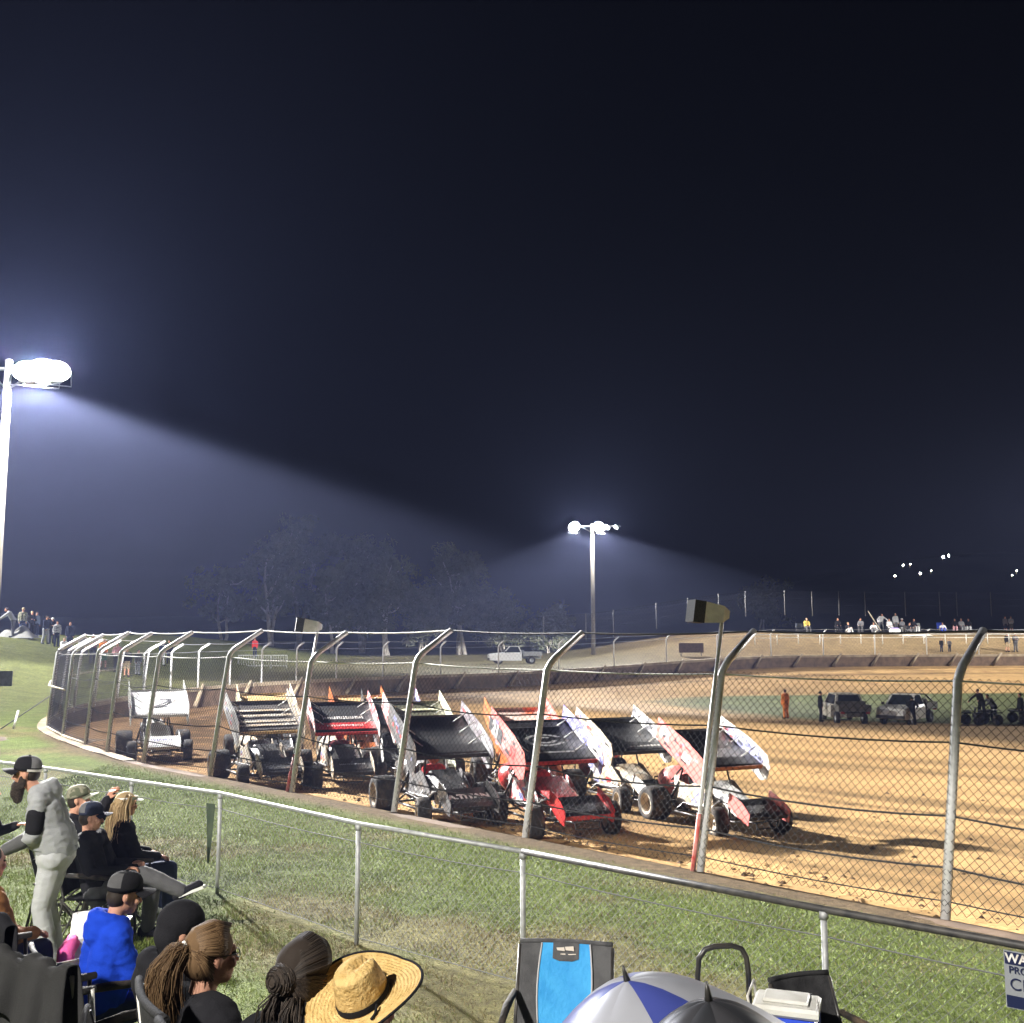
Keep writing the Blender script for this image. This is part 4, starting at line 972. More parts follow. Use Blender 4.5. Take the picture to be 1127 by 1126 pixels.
# ------------------------------------------------------------------ utes and quad bike
def ute(label, loc, yaw, body, cab='single', load=False, group=None, dirt=None):
    root = empty('ute', label, 'ute', loc, yaw, group)
    def shell(secs, name, m):
        mb = MB(); n = len(secs[0]); vs = [V(p) for s in secs for p in s]
        fs = [(i*n+k, i*n+(k+1) % n, (i+1)*n+(k+1) % n, (i+1)*n+k) for i in range(len(secs)-1) for k in range(n)]
        fs += [tuple(range(n)), tuple(reversed(range((len(secs)-1)*n, len(secs)*n)))]
        return mb.add(vs, fs).build(name, m, root)
    def sec(X, w, zb, zt, tuck=.06): return [(X, -w, zb), (X, -w, zt-.12), (X, -w+tuck, zt), (X, w-tuck, zt), (X, w, zt-.12), (X, w, zb)]
    shell([sec(2.5, .72, .42, .82), sec(2.4, .84, .36, .95), sec(1.9, .88, .34, 1.02), sec(1.0, .89, .32, 1.08), sec(-.55, .89, .32, 1.08), sec(-.6, .86, .34, 1.06)], 'body', body)
    r0, r1 = (.55, -.35) if cab == 'single' else (.55, -1.2)
    b1 = r1-.28
    cm = MB(); 
    def ring(X, w, z): return [(X, -w, z), (X, w, z)]
    vs = [(1.15, -.82, 1.05), (1.15, .82, 1.05), (r0, -.66, 1.68), (r0, .66, 1.68), (r1, -.66, 1.68), (r1, .66, 1.68), (b1, -.82, 1.05), (b1, .82, 1.05)]
    cm.add(vs, [(2, 3, 5, 4), (0, 1, 3, 2), (4, 5, 7, 6), (0, 2, 4, 6), (1, 7, 5, 3)]).build('cab', body, root)
    g = MB(); e = .015
    q = lambda a, b, t: V(a)+(V(b)-V(a))*t
    def pane(a, b, c2, d2, off):
        a, b, c2, d2 = map(V, (a, b, c2, d2)); cen = (a+b+c2+d2)/4; n = (b-a).cross(d2-a).normalized()*off
        pp = [cen+(p-cen)*.84+n for p in (a, b, c2, d2)]; g.add(pp, [(0, 1, 2, 3)])
    for o in (e, -e):
        pane(vs[0], vs[1], vs[3], vs[2], o); pane(vs[4], vs[5], vs[7], vs[6], o); pane(vs[0], vs[2], vs[4], vs[6], o); pane(vs[1], vs[7], vs[5], vs[3], o)
    g.build('window', glass_dark, root)
    tr = MB(); x0 = b1-.12; x1 = -2.55
    tr.box(((x0+x1)/2, 0, .82), (x0-x1, 1.8, .1))
    for s in (1, -1): tr.box(((x0+x1)/2, s*.88, 1.0), (x0-x1, .05, .3))
    tr.box((x1+.03, 0, 1.0), (.05, 1.7, .3)); tr.box((x0-.03, 0, 1.08), (.05, 1.7, .46)); tr.box(((x0+x1)/2, 0, .6), (x0-x1, .9, .2))
    tr.build('tray', dirt or galv_dull, root)
    for X in (1.55, -1.55):
        for s in (1, -1):
            M = Matrix.Translation((X, s*.76, .36)) @ Matrix.Rotation(R(90), 4, 'X')
            wh = MB().lathe([(.2, -.11), (.33, -.12), (.36, -.08), (.36, .08), (.33, .12), (.2, .11)], 18, M).build('wheel', black_rubber, root)
            MB().lathe([(.2, -.1), (.19, -.06), (0, -.05)], 14, M).lathe([(.2, .1), (.19, .06), (0, .05)], 14, M).build('rim', galv_dull, wh)
    for s in (1, -1):
        MB().box((2.5, s*.58, .78), (.05, .26, .14)).build('headlight', mat('lamp_glass', (.6, .6, .58), .15), root)
        MB().box((-2.58, s*.7, .72), (.03, .22, .12)).build('tail_lamp', mat('tail_red', (.35, .03, .03), .3), root)
        MB().box((1.0, s*.98, 1.14), (.1, .16, .16)).build('mirror', black_metal, root)
    MB().box((2.52, 0, .5), (.12, 1.6, .16)).build('bumper', black_metal, root)
    if load:
        c = MB(); c.tube([(x0-.1, -.8, .85), (x0-.1, -.8, 1.65), (x0-.1, .8, 1.65), (x0-.1, .8, .85)], .04, 6); c.tube([(x0-.1, -.8, 1.65), (x1+.2, -.8, 1.05)], .04, 6); c.tube([(x0-.1, .8, 1.65), (x1+.2, .8, 1.05)], .04, 6)
        c.build('rack', black_metal, root)
        c = MB(); c.box((-1.4, .2, 1.1), (.7, .8, .5)); c.box((-2.1, -.3, 1.05), (.5, .6, .4)); c.tube([(-1.2, -.5, 1.0), (-1.2, -.5, 1.6)], .2, 10); c.build('tool_load', black_metal, root)
    return root
ute_dusty = mat('dusty_ute', (.62, .6, .53), .45, (.45, .4, .31), 3, coat=.2); ute_white = mat('white_ute', (.78, .77, .73), .4, (.6, .56, .48), 3, coat=.3)
dk = mat('dark_tray', (.1, .1, .085), .6, (.17, .15, .12), 4)
def on_inf(px, d): x = PX(px, d, 785); return V((x, d, infield_z(x, d)))
ute('dusty pale ute seen from behind, parked on the infield grass nearest the person in orange', on_inf(928, 61), R(87), ute_dusty, 'double', False, 'utes parked on the infield', dk)
ute('white service ute with a black rack and gear, beside the dusty ute', on_inf(998, 60.5), R(229), ute_white, 'single', True, 'utes parked on the infield', dk)
x = PX(566, 99); ute('low white ute parked side-on beyond the far wall near the floodlit pole', (x, 99, GZ(x, 99)), R(188), mat('clean_white', (.82, .82, .82), .3, coat=.4), 'single', False)
def quad(label, loc, yaw):
    root = empty('quad_bike', label, 'quad bike', loc, yaw); k = black_metal
    m = MB(); m.box((.0, 0, .55), (1.0, .34, .3), bev=.06); m.box((-.25, 0, .8), (.7, .3, .14), bev=.05); m.tube([(.5, 0, .6), (.42, 0, 1.0)], .05, 8); m.build('body', k, root)
    m = MB(); m.tube([(.38, -.38, 1.05), (.44, 0, 1.0), (.38, .38, 1.05)], .02, 6); m.build('handlebar', k, root)
    m = MB()
    for X in (.65, -.65):
        for s in (1, -1): m.box((X, s*.45, .68), (.6, .3, .05), Matrix.Rotation(s*.2, 4, 'X'))
    m.build('mudguard', black_p, root)
    m = MB()
    for X in (.85, -.85):
        for t in (-.3, -.1, .1, .3): m.tube([(X-.3, t, .82), (X+.3, t, .82)], .014, 5)
        for t in (-.28, .28): m.tube([(X+t, -.35, .82), (X+t, .35, .82)], .014, 5)
    m.build('rack', k, root)
    for X in (.68, -.68):
        for s in (1, -1):
            M = Matrix.Translation((X, s*.5, .31)) @ Matrix.Rotation(R(90), 4, 'X')
            MB().lathe([(0, -.1), (.14, -.12), (.28, -.13), (.31, -.06), (.31, .06), (.28, .13), (.14, .12), (0, .1)], 16, M).build('wheel', black_rubber, root)
    return root
quad('black quad bike on the infield right of the utes with a person astride', on_inf(1080, 59.5), R(200))
quad('second black quad bike on the infield, mostly beyond the right edge', on_inf(1132, 60.5), R(190))
# ------------------------------------------------------------------ people
def J_stand(lean=0., head_yaw=0., head_pitch=0., armL=None, armR=None, stance=.1, step=0., bend=0.):
    sl = math.sin(lean); cl = math.cos(lean)
    up = lambda h, x=0, y=0: V((x*cl+(h-.94)*sl-.03*0, y, .94+(h-.94)*cl))
    j = dict(pelvis=V((0, 0, .95)), belly=up(1.1), chest=up(1.3, .0), neck=up(1.47, -.01), head=up(1.63, .035))
    j['sh'] = [up(1.42, 0, s*.185) for s in (1, -1)]
    j['hip'] = [V((0, s*.095, .92)) for s in (1, -1)]
    j['knee'] = [V((.03+step*s*.5+bend, s*stance, .5)) for s in (1, -1)]
    j['ank'] = [V((step*s-.02, s*stance*1.15, .085)) for s in (1, -1)]
    j['toe'] = [a+V((.17, s*.03, -.045)) for a, s in zip(j['ank'], (1, -1))]
    dl = ((.02, .05, -.29), (.1, .02, -.55)); j['elb'] = []; j['wr'] = []
    for k, (s, A) in enumerate(((1, armL or dl), (-1, armR or dl))):
        e, w_ = A; S0 = j['sh'][k]
        j['elb'].append(S0+V((e[0], s*e[1], e[2]))); j['wr'].append(S0+V((w_[0], s*w_[1], w_[2])))
    j['yaw'] = head_yaw; j['pit'] = head_pitch; return j
def J_sit(lean=-.1, head_yaw=0., head_pitch=0., armL=None, armR=None, legs=None, seat=.47):
    sl = math.sin(lean); cl = math.cos(lean)
    up = lambda h, x=0, y=0: V((x*cl+h*sl, y, seat+h*cl))
    j = dict(pelvis=V((0, 0, seat+.02)), belly=up(.16), chest=up(.36), neck=up(.53, -.005), head=up(.69, .035)+V((.02, 0, 0)))
    j['sh'] = [up(.47, 0, s*.185) for s in (1, -1)]
    j['hip'] = [V((.02, s*.1, seat)) for s in (1, -1)]
    L = legs or [((.45, .13, .50), (.45, .14, .085)), ((.45, -.13, .50), (.45, -.14, .085))]
    j['knee'] = [V(L[0][0]), V(L[1][0])]; j['ank'] = [V(L[0][1]), V(L[1][1])]
    j['toe'] = [a+(V((.17, .03*s, -.045)) if len(l) < 3 else V(l[2])) for a, l, s in zip(j['ank'], L, (1, -1))]
    dl = ((.1, .04, -.26), (.33, -.03, -.3)); j['elb'] = []; j['wr'] = []
    for k, (s, A) in enumerate(((1, armL or dl), (-1, armR or dl))):
        e, w_ = A; S0 = j['sh'][k]
        j['elb'].append(S0+V((e[0], s*e[1], e[2]))); j['wr'].append(S0+V((w_[0], s*w_[1], w_[2])))
    j['yaw'] = head_yaw; j['pit'] = head_pitch; return j
def head_M(j):
    return Matrix.Translation(j['head']) @ Matrix.Rotation(j['yaw'], 4, 'Z') @ Matrix.Rotation(j['pit'], 4, 'Y')
def add_head(mb, j, near=True):
    M = head_M(j); q = lambda x, y, z: M @ V((x, y, z))
    mb.ell(q(-.008, 0, .03), (.098, .077, .095), M); mb.ell(q(.018, 0, -.03), (.075, .065, .085), M)
    mb.capsule(j['neck']-V((0, 0, .05)), q(-.02, 0, -.06), .058, .055)
    if near:
        mb.ell(q(.055, 0, -.085), (.035, .04, .028), M)                        # chin
        mb.capsule(q(.088, 0, .012), q(.112, 0, -.028), .009, .014, 8)           # nose
        mb.capsule(q(.083, .035, .03), q(.083, -.035, .03), .013, .013, 8)       # brow
        mb.capsule(q(.082, .02, -.062), q(.082, -.02, -.062), .012, .012, 8)     # mouth
        for s in (1, -1):
            mb.ell(q(-.005, s*.078, -.005), (.02, .011, .032), M); mb.ell(q(.07, s*.042, -.025), (.025, .022, .025), M)
def add_hand(mb, el, wr, side, curl=.6, up=None):
    d = (wr-el).normalized(); a = up or V((0, 0, 1)); n = (a-d*a.dot(d)).normalized(); b = d.cross(n)*side   # b: towards thumb side
    palm = wr+d*.05; M = frame_M(palm, d, b, d.cross(b)); mb.ell(palm, (.05, .04, .017), M)
    for k in range(4):
        o = (k-1.5)*.021; L = (.062, .074, .068, .052)[3-k]
        p0 = palm+d*.035+b*o; p1 = p0+(d*math.cos(curl*.5)-n*math.sin(curl*.5))*L*.5; p2 = p1+(d*math.cos(curl*1.6)-n*math.sin(curl*1.6))*L*.55
        mb.capsule(p0, p1, .0095, .009, 8); mb.capsule(p1, p2, .009, .0078, 8)
    t0 = wr+d*.025+b*.025; t1 = t0+(d*.6+b*.7-n*.2).normalized()*.038; t2 = t1+(d*.9+b*.1-n*.4).normalized()*.03
    mb.capsule(t0, t1, .013, .011, 8); mb.capsule(t1, t2, .011, .009, 8)
def torso(mb, j, g=0., fat=1., hem=True):
    sL, sR = j['sh']; hL, hR = j['hip']
    mb.capsule(sL*.82+sR*.18, sR*.82+sL*.18, .085+g, .085+g)
    for s in (.6, -.6):
        y = V((0, s*.14, 0))
        mb.capsule(j['chest']+y*1.0, j['belly']+y*.95+V((.02*(fat-1)*3, 0, 0)), .108*fat**.5+g, .108*fat+g)
        mb.capsule(j['belly']+y*.95, j['pelvis']+y*.95+V((0, 0, .03)), .108*fat+g, .118*fat**.6+g)
    mb.capsule(j['chest']+V((0, 0, .1)), j['neck']-V((0, 0, .03)), .09+g*.6, .055+g*.6)
def arms(mb, j, g=0., short=0.):
    for k in (0, 1):
        S0, E, W_ = j['sh'][k], j['elb'][k], j['wr'][k]; W2 = W_-(W_-E).normalized()*short
        mb.capsule(S0, E, .054+g, .043+g*.9); mb.capsule(E, W2, .043+g*.9, .031+g*.8)
def legs(mb, j, g=0., short=0., fat=1.):
    for k in (0, 1):
        H, K, A = j['hip'][k], j['knee'][k], j['ank'][k]; A2 = A-(A-K).normalized()*short
        mb.capsule(H, K, .088*fat**.5+g, .058+g); mb.capsule(K, K+(A2-K)*.4, .056+g, .056+g*1.1); mb.capsule(K+(A2-K)*.4, A2, .056+g*1.1, .04+g*1.3)
    mb.capsule(j['hip'][0], j['hip'][1], .115*fat**.6+g, .115*fat**.6+g)
def feet(mb, j, g=0., which=(0, 1)):
    for k in which:
        A, T = j['ank'][k], j['toe'][k]; d = (T-A); back = A-V((d.x, d.y, 0)).normalized()*.045 if V((d.x, d.y, 0)).length > .01 else A
        mb.capsule(back+V((0, 0, -.045)), T, .036+g, .034+g); mb.capsule(A, back+V((0, 0, -.03)), .038+g, .036+g)
def person(label, loc, yaw, j, jacket, trousers, shoes=None, skin_m=None, near=True, vox=.012, fat=1., hood=False, hair=None, hairstyle='short', group=None, scale=1., short_legs=0., curl=.7, hand_up=None, sleeve=0.):
    root = empty('person', label, 'person', loc, yaw, group); root.scale = (scale,)*3
    sm = skin_m or skin
    b = MB(); add_head(b, j, near); torso(b, j, 0, fat*.94); arms(b, j); legs(b, j); feet(b, j)
    for k, s in ((0, -1), (1, 1)):
        if near: add_hand(b, j['elb'][k], j['wr'][k], s, curl, hand_up)
        else: b.ell(j['wr'][k]+(j['wr'][k]-j['elb'][k]).normalized()*.05, (.045, .04, .04))
    link('body', remesh(b, 'body', sm, vox*.75 if near else vox, 2), root)
    c = MB(); torso(c, j, .022, fat); arms(c, j, .02, -.0+sleeve)
    c.capsule(j['hip'][0]*.9+j['pelvis']*.1, j['hip'][1]*.9+j['pelvis']*.1, .128*fat**.5, .128*fat**.5)
    if hood:
        M = Matrix.Translation(j['neck']+V((0, 0, .02))) @ Matrix.Rotation(j['yaw']*.3, 4, 'Z')
        for a in range(-4, 5):
            an = R(180+a*28); p = M @ V((.085*math.cos(an)-.01, .095*math.sin(an), .035-.035*abs(a)/3)); p2 = M @ V((.08*math.cos(R(180+(a+1)*28))-.01, .095*math.sin(R(180+(a+1)*28)), .035-.035*abs(a+1)/3))
            c.capsule(p, p2, .056, .056, 8)
        up_ = (j['neck']-j['belly']).normalized(); bk_ = V((-up_.z, 0, up_.x)); c.ell(j['neck']+bk_*.1-up_*.045, (.065, .11, .1))
    else:
        M = Matrix.Translation(j['neck'])
        for a in range(12):
            p, p2 = [M @ V((.062*math.cos(2*math.pi*k/12)-.005, .066*math.sin(2*math.pi*k/12), .0)) for k in (a, a+1)]; c.capsule(p, p2, .02, .02, 6)
    jk = link('jacket', remesh(c, 'jacket', jacket, vox, 3, .009), root)
    c = MB(); legs(c, j, .02, .01+short_legs, fat**.75)
    link('trousers', remesh(c, 'trousers', trousers, vox, 3, .006), root)
    for k in ((0, 1) if shoes else ()): c = MB(); feet(c, j, .012, (k,)); link('shoe', remesh(c, 'shoe', shoes, vox*.9, 2), root)
    M = head_M(j)
    if near:
        for s in (1, -1): MB().ell(M @ V((.083, s*.034, .008)), (.012, .016, .01), M).build('eye', mat('eye', (.05, .035, .03), .15), root)
    if hair: hair_piece(root, M, hair, hairstyle)
    return root, M, jk
def hair_piece(root, M, m, style):
    c = MB(); q = lambda x, y, z: M @ V((x, y, z))
    if style == 'short':
        c.ell(q(-.02, 0, .042), (.098, .083, .095), M); c.ell(q(-.045, 0, -.01), (.07, .078, .075), M)
        o = link('hair', remesh(c, 'hair', m, .012, 2), root)
    elif style == 'far':
        o = c.ell(q(-.022, 0, .045), (.1, .085, .09), M).build('hair', m, root)
    else:
        rr = random.Random(len(style)*7+3)
        c.ell(q(-.018, 0, .045), (.107, .09, .095), M); c.ell(q(-.05, 0, .0), (.08, .086, .085), M)
        def strands(pts, r0, n, sp):
            for k in range(n):
                off = V((rr.gauss(0, sp), rr.gauss(0, sp), rr.gauss(0, sp*.5))); pp = []
                for i, p in enumerate(pts): pp.append(V(p)+off*(.45+.9*math.sin(2.6*i/len(pts)))+V((rr.gauss(0, sp*.42)*(.3+i/len(pts)), rr.gauss(0, sp*.42)*(.3+i/len(pts)), rr.gauss(0, sp*.3))))
                c.tube(pp, [r0]*(len(pp)-1)+[r0*.3], 5)
        hm = remesh(c, 'hair', mat(m.name+'_under', tuple(m.node_tree.nodes['Color Ramp'].color_ramp.elements[1].color[:3]), .8, spec=.15), .01, 2); o = link('hair', hm, root)
        c = MB()
        if style == 'pony':
            pts = [q(-.1, 0, .06), q(-.145, .0, .055), q(-.185, .01, -.01), q(-.2, .015, -.1), q(-.185, .02, -.19), q(-.17, .03, -.27)]
            strands(pts, .0013, 1300, .021)
            for k in range(700):     # swept up from the nape and over the ears
                s_ = rr.choice((1, -1)); x0 = rr.uniform(-.085, .03); z0 = rr.uniform(-.075, .04) if x0 < -.02 else rr.uniform(.02, .06); yy = .088*math.sqrt(max(.05, 1-(max(0, -x0-.01)/.11)**2))
                c.tube([q(x0, s_*yy, z0), q(x0*.5-.055, s_*yy*.93, z0*.5+.035), q(-.118, s_*.018, .058)], .0018, 4)
            for k in range(800):     # combed-back lines over the skull
                a = rr.uniform(-1.75, 1.75); y = math.sin(a); z = math.cos(a)
                c.tube([q(.082-.05*abs(y)+rr.uniform(-.012, .006), .08*y, .045+.085*z*.9), q(rr.uniform(-.01, .015), .095*y, .043+.104*z), q(-.07, .08*y, .05+.078*z), q(-.118, .018*y, .06+.018*z)], .0017, 4)
            MB().lathe([(.018, -.012), (.026, 0), (.018, .012)], 10, Matrix.Translation(q(-.118, 0, .06)) @ M.to_3x3().to_4x4() @ Matrix.Rotation(R(90), 4, 'Y')).build('hair_tie', white_steel, root)
        elif style == 'bun':
            c.ell(q(-.115, .0, .0), (.05, .06, .055), M)
            for k in range(420):
                s_ = rr.choice((1, -1)); x0 = rr.uniform(-.1, .02); z0 = rr.uniform(-.085, .02); yy = .092*math.sqrt(max(.05, 1-(max(0, -x0-.01)/.12)**2))
                c.tube([q(x0, s_*yy, z0), q(x0*.5-.06, s_*yy*.9, z0*.6+.01), q(-.13, s_*.02, rr.uniform(-.02, .02))], .0028, 4)
                a = rr.uniform(-1.6, 1.6); y = math.sin(a); z = math.cos(a); t = rr.uniform(.97, 1.06)
                c.tube([q(.07-.03*abs(y), .085*y, .05+.07*z), q(.0, .097*y*t, .045+.103*z*t), q(-.08, .08*y*t, .03+.08*z*t), q(-.125, .03*y, -.0+.03*z)], .0024, 4)
            for k in range(160):
                a = rr.uniform(0, 6.28); el = rr.uniform(-1.3, .5); rr_ = math.cos(el)
                c.tube([q(-.115+.053*math.sin(el+.15*t_), .063*rr_*math.cos(a+t_), .058*rr_*math.sin(a+t_)) for t_ in (0, .5, 1., 1.5, 2.)], .003, 4)
            strands([q(-.08, .04, -.04), q(-.11, .04, -.1), q(-.1, .045, -.17)], .003, 70, .02); strands([q(-.08, -.04, -.04), q(-.11, -.05, -.1), q(-.1, -.05, -.17)], .003, 70, .02)
        elif style == 'long':
            for s in (-1.2, -.7, -.25, .25, .7, 1.2):
                pts = [q(.02-.06*math.cos(s), .08*math.sin(s), .1), q(-.1*math.cos(s*.8), .1*math.sin(s), .0), q(-.12*math.cos(s*.8), .11*math.sin(s), -.14), q(-.12*math.cos(s*.7), .12*math.sin(s)*.9, -.28), q(-.1, .1*math.sin(s)*.8, -.38)]
                strands(pts, .0032, 130, .02)
        c.m = [0]*len(c.f); c.build('hair_strands', m, root)
    return o
def cap(root, M, m, trim=None, back=None, brim=True, yawoff=0.):
    T = M @ Matrix.Rotation(yawoff, 4, 'Z') @ Matrix.Translation((-.008, 0, .048)) @ Matrix.Rotation(R(-8), 4, 'Y')
    D = Matrix.Diagonal((1.0, .84, 1, 1)); c = MB()
    prof = [(.112, -.012), (.113, .015), (.108, .05), (.092, .08), (.062, .1), (.025, .108), (.0, .109)]
    c.lathe([(.107, -.012), (.112, -.012)]+prof[1:], 24, T @ D)
    c.lathe([(.01, .106), (.012, .113), (0, .116)], 8, T @ D)
    h = c.build('cap', m, root)
    if back: MB().lathe([(r*1.006, z) for r, z in prof[1:5]], 12, T @ D, a0=115, a1=245).build('mesh_panel', back, h)
    if trim: MB().lathe([(.114, -.016), (.116, -.008), (.115, .004)], 14, T @ D, a0=100, a1=262).build('trim', trim, h)
    if brim:
        g = []
        for i in range(9):
            a = R(-62+124*i/8); row = []
            for q in range(4):
                r = .104+.078*q/3*math.cos(a*.85)
                row.append(T @ V((r*math.cos(a)+.02*q/3, r*.84*math.sin(a), -.004-.012*q/3-.02*math.sin(a)**2*(1+.3*q))))
            g.append(row)
        b = MB().sheet(g); b.sheet([[p+V((0, 0, -.005)) for p in r] for r in g]); b.build('brim', m, h)
    return h
def beanie(root, M, m):
    c = MB(); q = lambda x, y, z: M @ V((x, y, z))
    c.ell(q(-.015, 0, .05), (.114, .096, .1), M); c.ell(q(-.05, 0, -.01), (.085, .09, .09), M); c.ell(q(-.03, 0, -.075), (.075, .088, .06), M)
    return link('hood', remesh(c, 'hood', m, .011, 3), root)

# colours of cloth
blk = cloth('cloth_black', (.014, .014, .017)); nav = cloth('cloth_navy', (.02, .024, .042)); gry = cloth('cloth_grey', (.29, .3, .315), 1.15); lgr = cloth('cloth_light_grey', (.4, .41, .43), 1.14)
dgr = cloth('cloth_dark_grey', (.085, .085, .09)); blu = cloth('cloth_royal_blue', (.01, .045, .42)); brn = cloth('cloth_brown', (.22, .1, .04)); den = cloth('cloth_denim', (.03, .04, .08)); khk = cloth('cloth_khaki', (.3, .24, .15))
wht = cloth('cloth_white', (.68, .68, .68), 1.08); pnk = cloth('cloth_pink', (.65, .35, .38)); orn = cloth('cloth_orange', (.75, .22, .05)); grn = cloth('cloth_green', (.06, .2, .1)); mar = cloth('cloth_maroon', (.14, .03, .04)); red = cloth('cloth_red', (.45, .04, .04)); mgr = cloth('cloth_mid_grey', (.15, .15, .16)); yel = cloth('cloth_yellow', (.6, .45, .1)); vio = cloth('cloth_violet', (.2, .15, .4))
camo = mat('camo', (.1, .11, .07), .9, (.25, .24, .18), 16, lo=.46, hi=.54, detail=1)
hair_blond = hair_mat('hair_blond', (.2, .13, .06), (.5, .38, .22)); hair_brown = hair_mat('hair_brown', (.06, .032, .016), (.23, .145, .075)); hair_dark = hair_mat('hair_dark', (.012, .009, .008), (.055, .042, .034)); hair_red = mat('hair_auburn', (.1, .05, .025), .6)
sole_w = mat('sole_white', (.7, .7, .68), .7)

def at(px, py, d, dz=0): p = P(px, py, d); return V((p.x, d, GZ(p.x, d)+dz))
FACE_R = 0.0       # yaw 0 looks along +X (to the right of the photo)

# standing man in grey, facing left, holding a bottle
j = J_stand(lean=.27, head_yaw=R(-4), head_pitch=R(2), armL=((.02, .05, -.29), (.24, -.03, -.4)), armR=((.02, .06, -.29), (.22, -.02, -.41)), bend=.05, stance=.12)
j['head'] += V((.05, 0, -.01)); j['neck'] += V((.02, 0, 0)); pm = at(66, 860, 9.35); pm.z -= .0
root, M, jk = person('bearded standing man in a grey hooded top and black cap, facing left', pm, R(194), j, gry, lgr, dgr, hood=True, fat=1.36, scale=1.03)
cap(root, M, blk, white_steel, mgr)
bd = MB(); q = lambda x, y, z: M @ V((x, y, z))
bd.ell(q(.065, 0, -.1), (.06, .066, .06), M); bd.ell(q(.075, 0, -.15), (.058, .06, .065), M); bd.ell(q(.07, 0, -.195), (.042, .046, .05), M)
for s in (1, -1): bd.ell(q(.02, s*.06, -.06), (.035, .018, .06), M)
link('beard', remesh(bd, 'beard', mat('beard_dark', (.018, .013, .011), .8, (.05, .035, .03), 60, bump=1, bscale=120), .009, 2), root)
hm = MB(); hr = hm.ell(q(-.045, 0, -.0), (.066, .079, .07), M); link('hair', remesh(hm, 'hair', hair_dark, .011, 2), root)
c = MB(); bw = j['pelvis']*.55+j['belly']*.45
for a in range(20):
    f2 = lambda k: bw+V((.02+.182*math.cos(R(18*k)), .208*math.sin(R(18*k)), -.03+.03*math.cos(R(18*k))))
    c.capsule(f2(a), f2(a+1), .026, .026, 6)
link('hem', remesh(c, 'hem', cloth('cloth_grey_rib', (.2, .21, .22)), .01, 2), root)
# dark sleeve patch wrapped on the near upper arm
for k in (0,):
    S0, E = j['sh'][k], j['elb'][k]; d = (E-S0); c = MB(); c.capsule(S0+d*.42, S0+d*.85, .079, .0715, 16)
    link('sleeve_panel', remesh(c, 'sleeve_panel', blk, .01, 2), root)
    E, W_ = j['elb'][k], j['wr'][k]; d = W_-E; c = MB(); c.capsule(E+d*.35, E+d*.98, .064, .053, 14); link('cuff', remesh(c, 'cuff', dgr, .01, 2), root)
hp = root.matrix_basis @ (j['wr'][0]+(j['wr'][0]-j['elb'][0]).normalized()*.1)
bt = MB().lathe([(0, -.1), (.032, -.1), (.034, -.09), (.034, .03), (.026, .06), (.013, .075), (.013, .1), (0, .1)], 16)
bo = bt.build('water_bottle', mat('clear_plastic', (.72, .75, .78), .15, spec=.6)); bo.location = V((pm.x-.5, pm.y-.1, hp.z+.07)); tag(bo, 'clear water bottle in the hand of the bearded standing man', 'bottle')

# seated man, legs crossed, to the right of him
j = J_sit(lean=-.26, head_yaw=R(18), head_pitch=R(6), armL=((.13, .03, -.27), (.39, -.1, -.22)), armR=((.13, .06, -.27), (.41, -.02, -.23)),
          legs=[((.47, .1, .50), (.42, .13, .09)), ((.44, -.06, .63), (.80, -.02, .47), (.16, 0, .06))])
p1 = at(112, 950, 10.2); root, M, jk = person('seated man in a black jacket and dark cap with one grey-trousered leg crossed', p1, R(-3), j, blk, dgr, blk, hood=False, hair=hair_dark, fat=1.05)
cap(root, M, nav, None, dgr)
m = MB(); 
for s in (-1,):
    S0, E = j['sh'][1], j['elb'][1]; m.tube([S0+V((-.09, .06, .03)), S0+V((-.06, -.03, .075)), S0+V((.0, -.07, .03)), S0+V((.04, -.075, -.08))], .006, 5)
m.build('piping', wht, root); m = MB(); m.tube([j['neck']+V((-.075, -.05, -.02)), j['chest']+V((-.13, -.07, .0)), j['belly']+V((-.14, -.08, 0))], .006, 5)
m.build('piping', wht, root)
sh = MB(); A, T = j['ank'][1], j['toe'][1]; dd = (T-A).normalized(); Ms = frame_M((A+T)/2+V((.0, 0, -.055)), dd, V((0, 1, 0)), dd.cross(V((0, 1, 0)))); sh.box((A+T)/2-dd.cross(V((0, 1, 0)))*.03-V((0,0,.004))+dd*.012, (.25, .085, .026), Ms); sh.build('sole', sole_w, root)
# woman with long blond hair beyond him
j = J_sit(lean=-.05, head_yaw=R(10), armL=None, armR=None); p2 = at(134, 950, 10.8); root, M, jk = person('seated woman with long straight blond hair and a white visor', p2, R(38), j, blk, den, wht, hair=hair_blond, hairstyle='long')
v = MB(); v.lathe([(.112, .055), (.114, .085)], 20, M @ Matrix.Diagonal((1, .86, 1, 1))); g = [[M @ V(((.11+.07*qq/2)*math.cos(a), .095*math.sin(a)*(1+.15*qq/2), .06-.01*qq)) for qq in range(3)] for a in [R(-65+130*i/8) for i in range(9)]]; v.sheet(g); v.build('visor', wht, root)
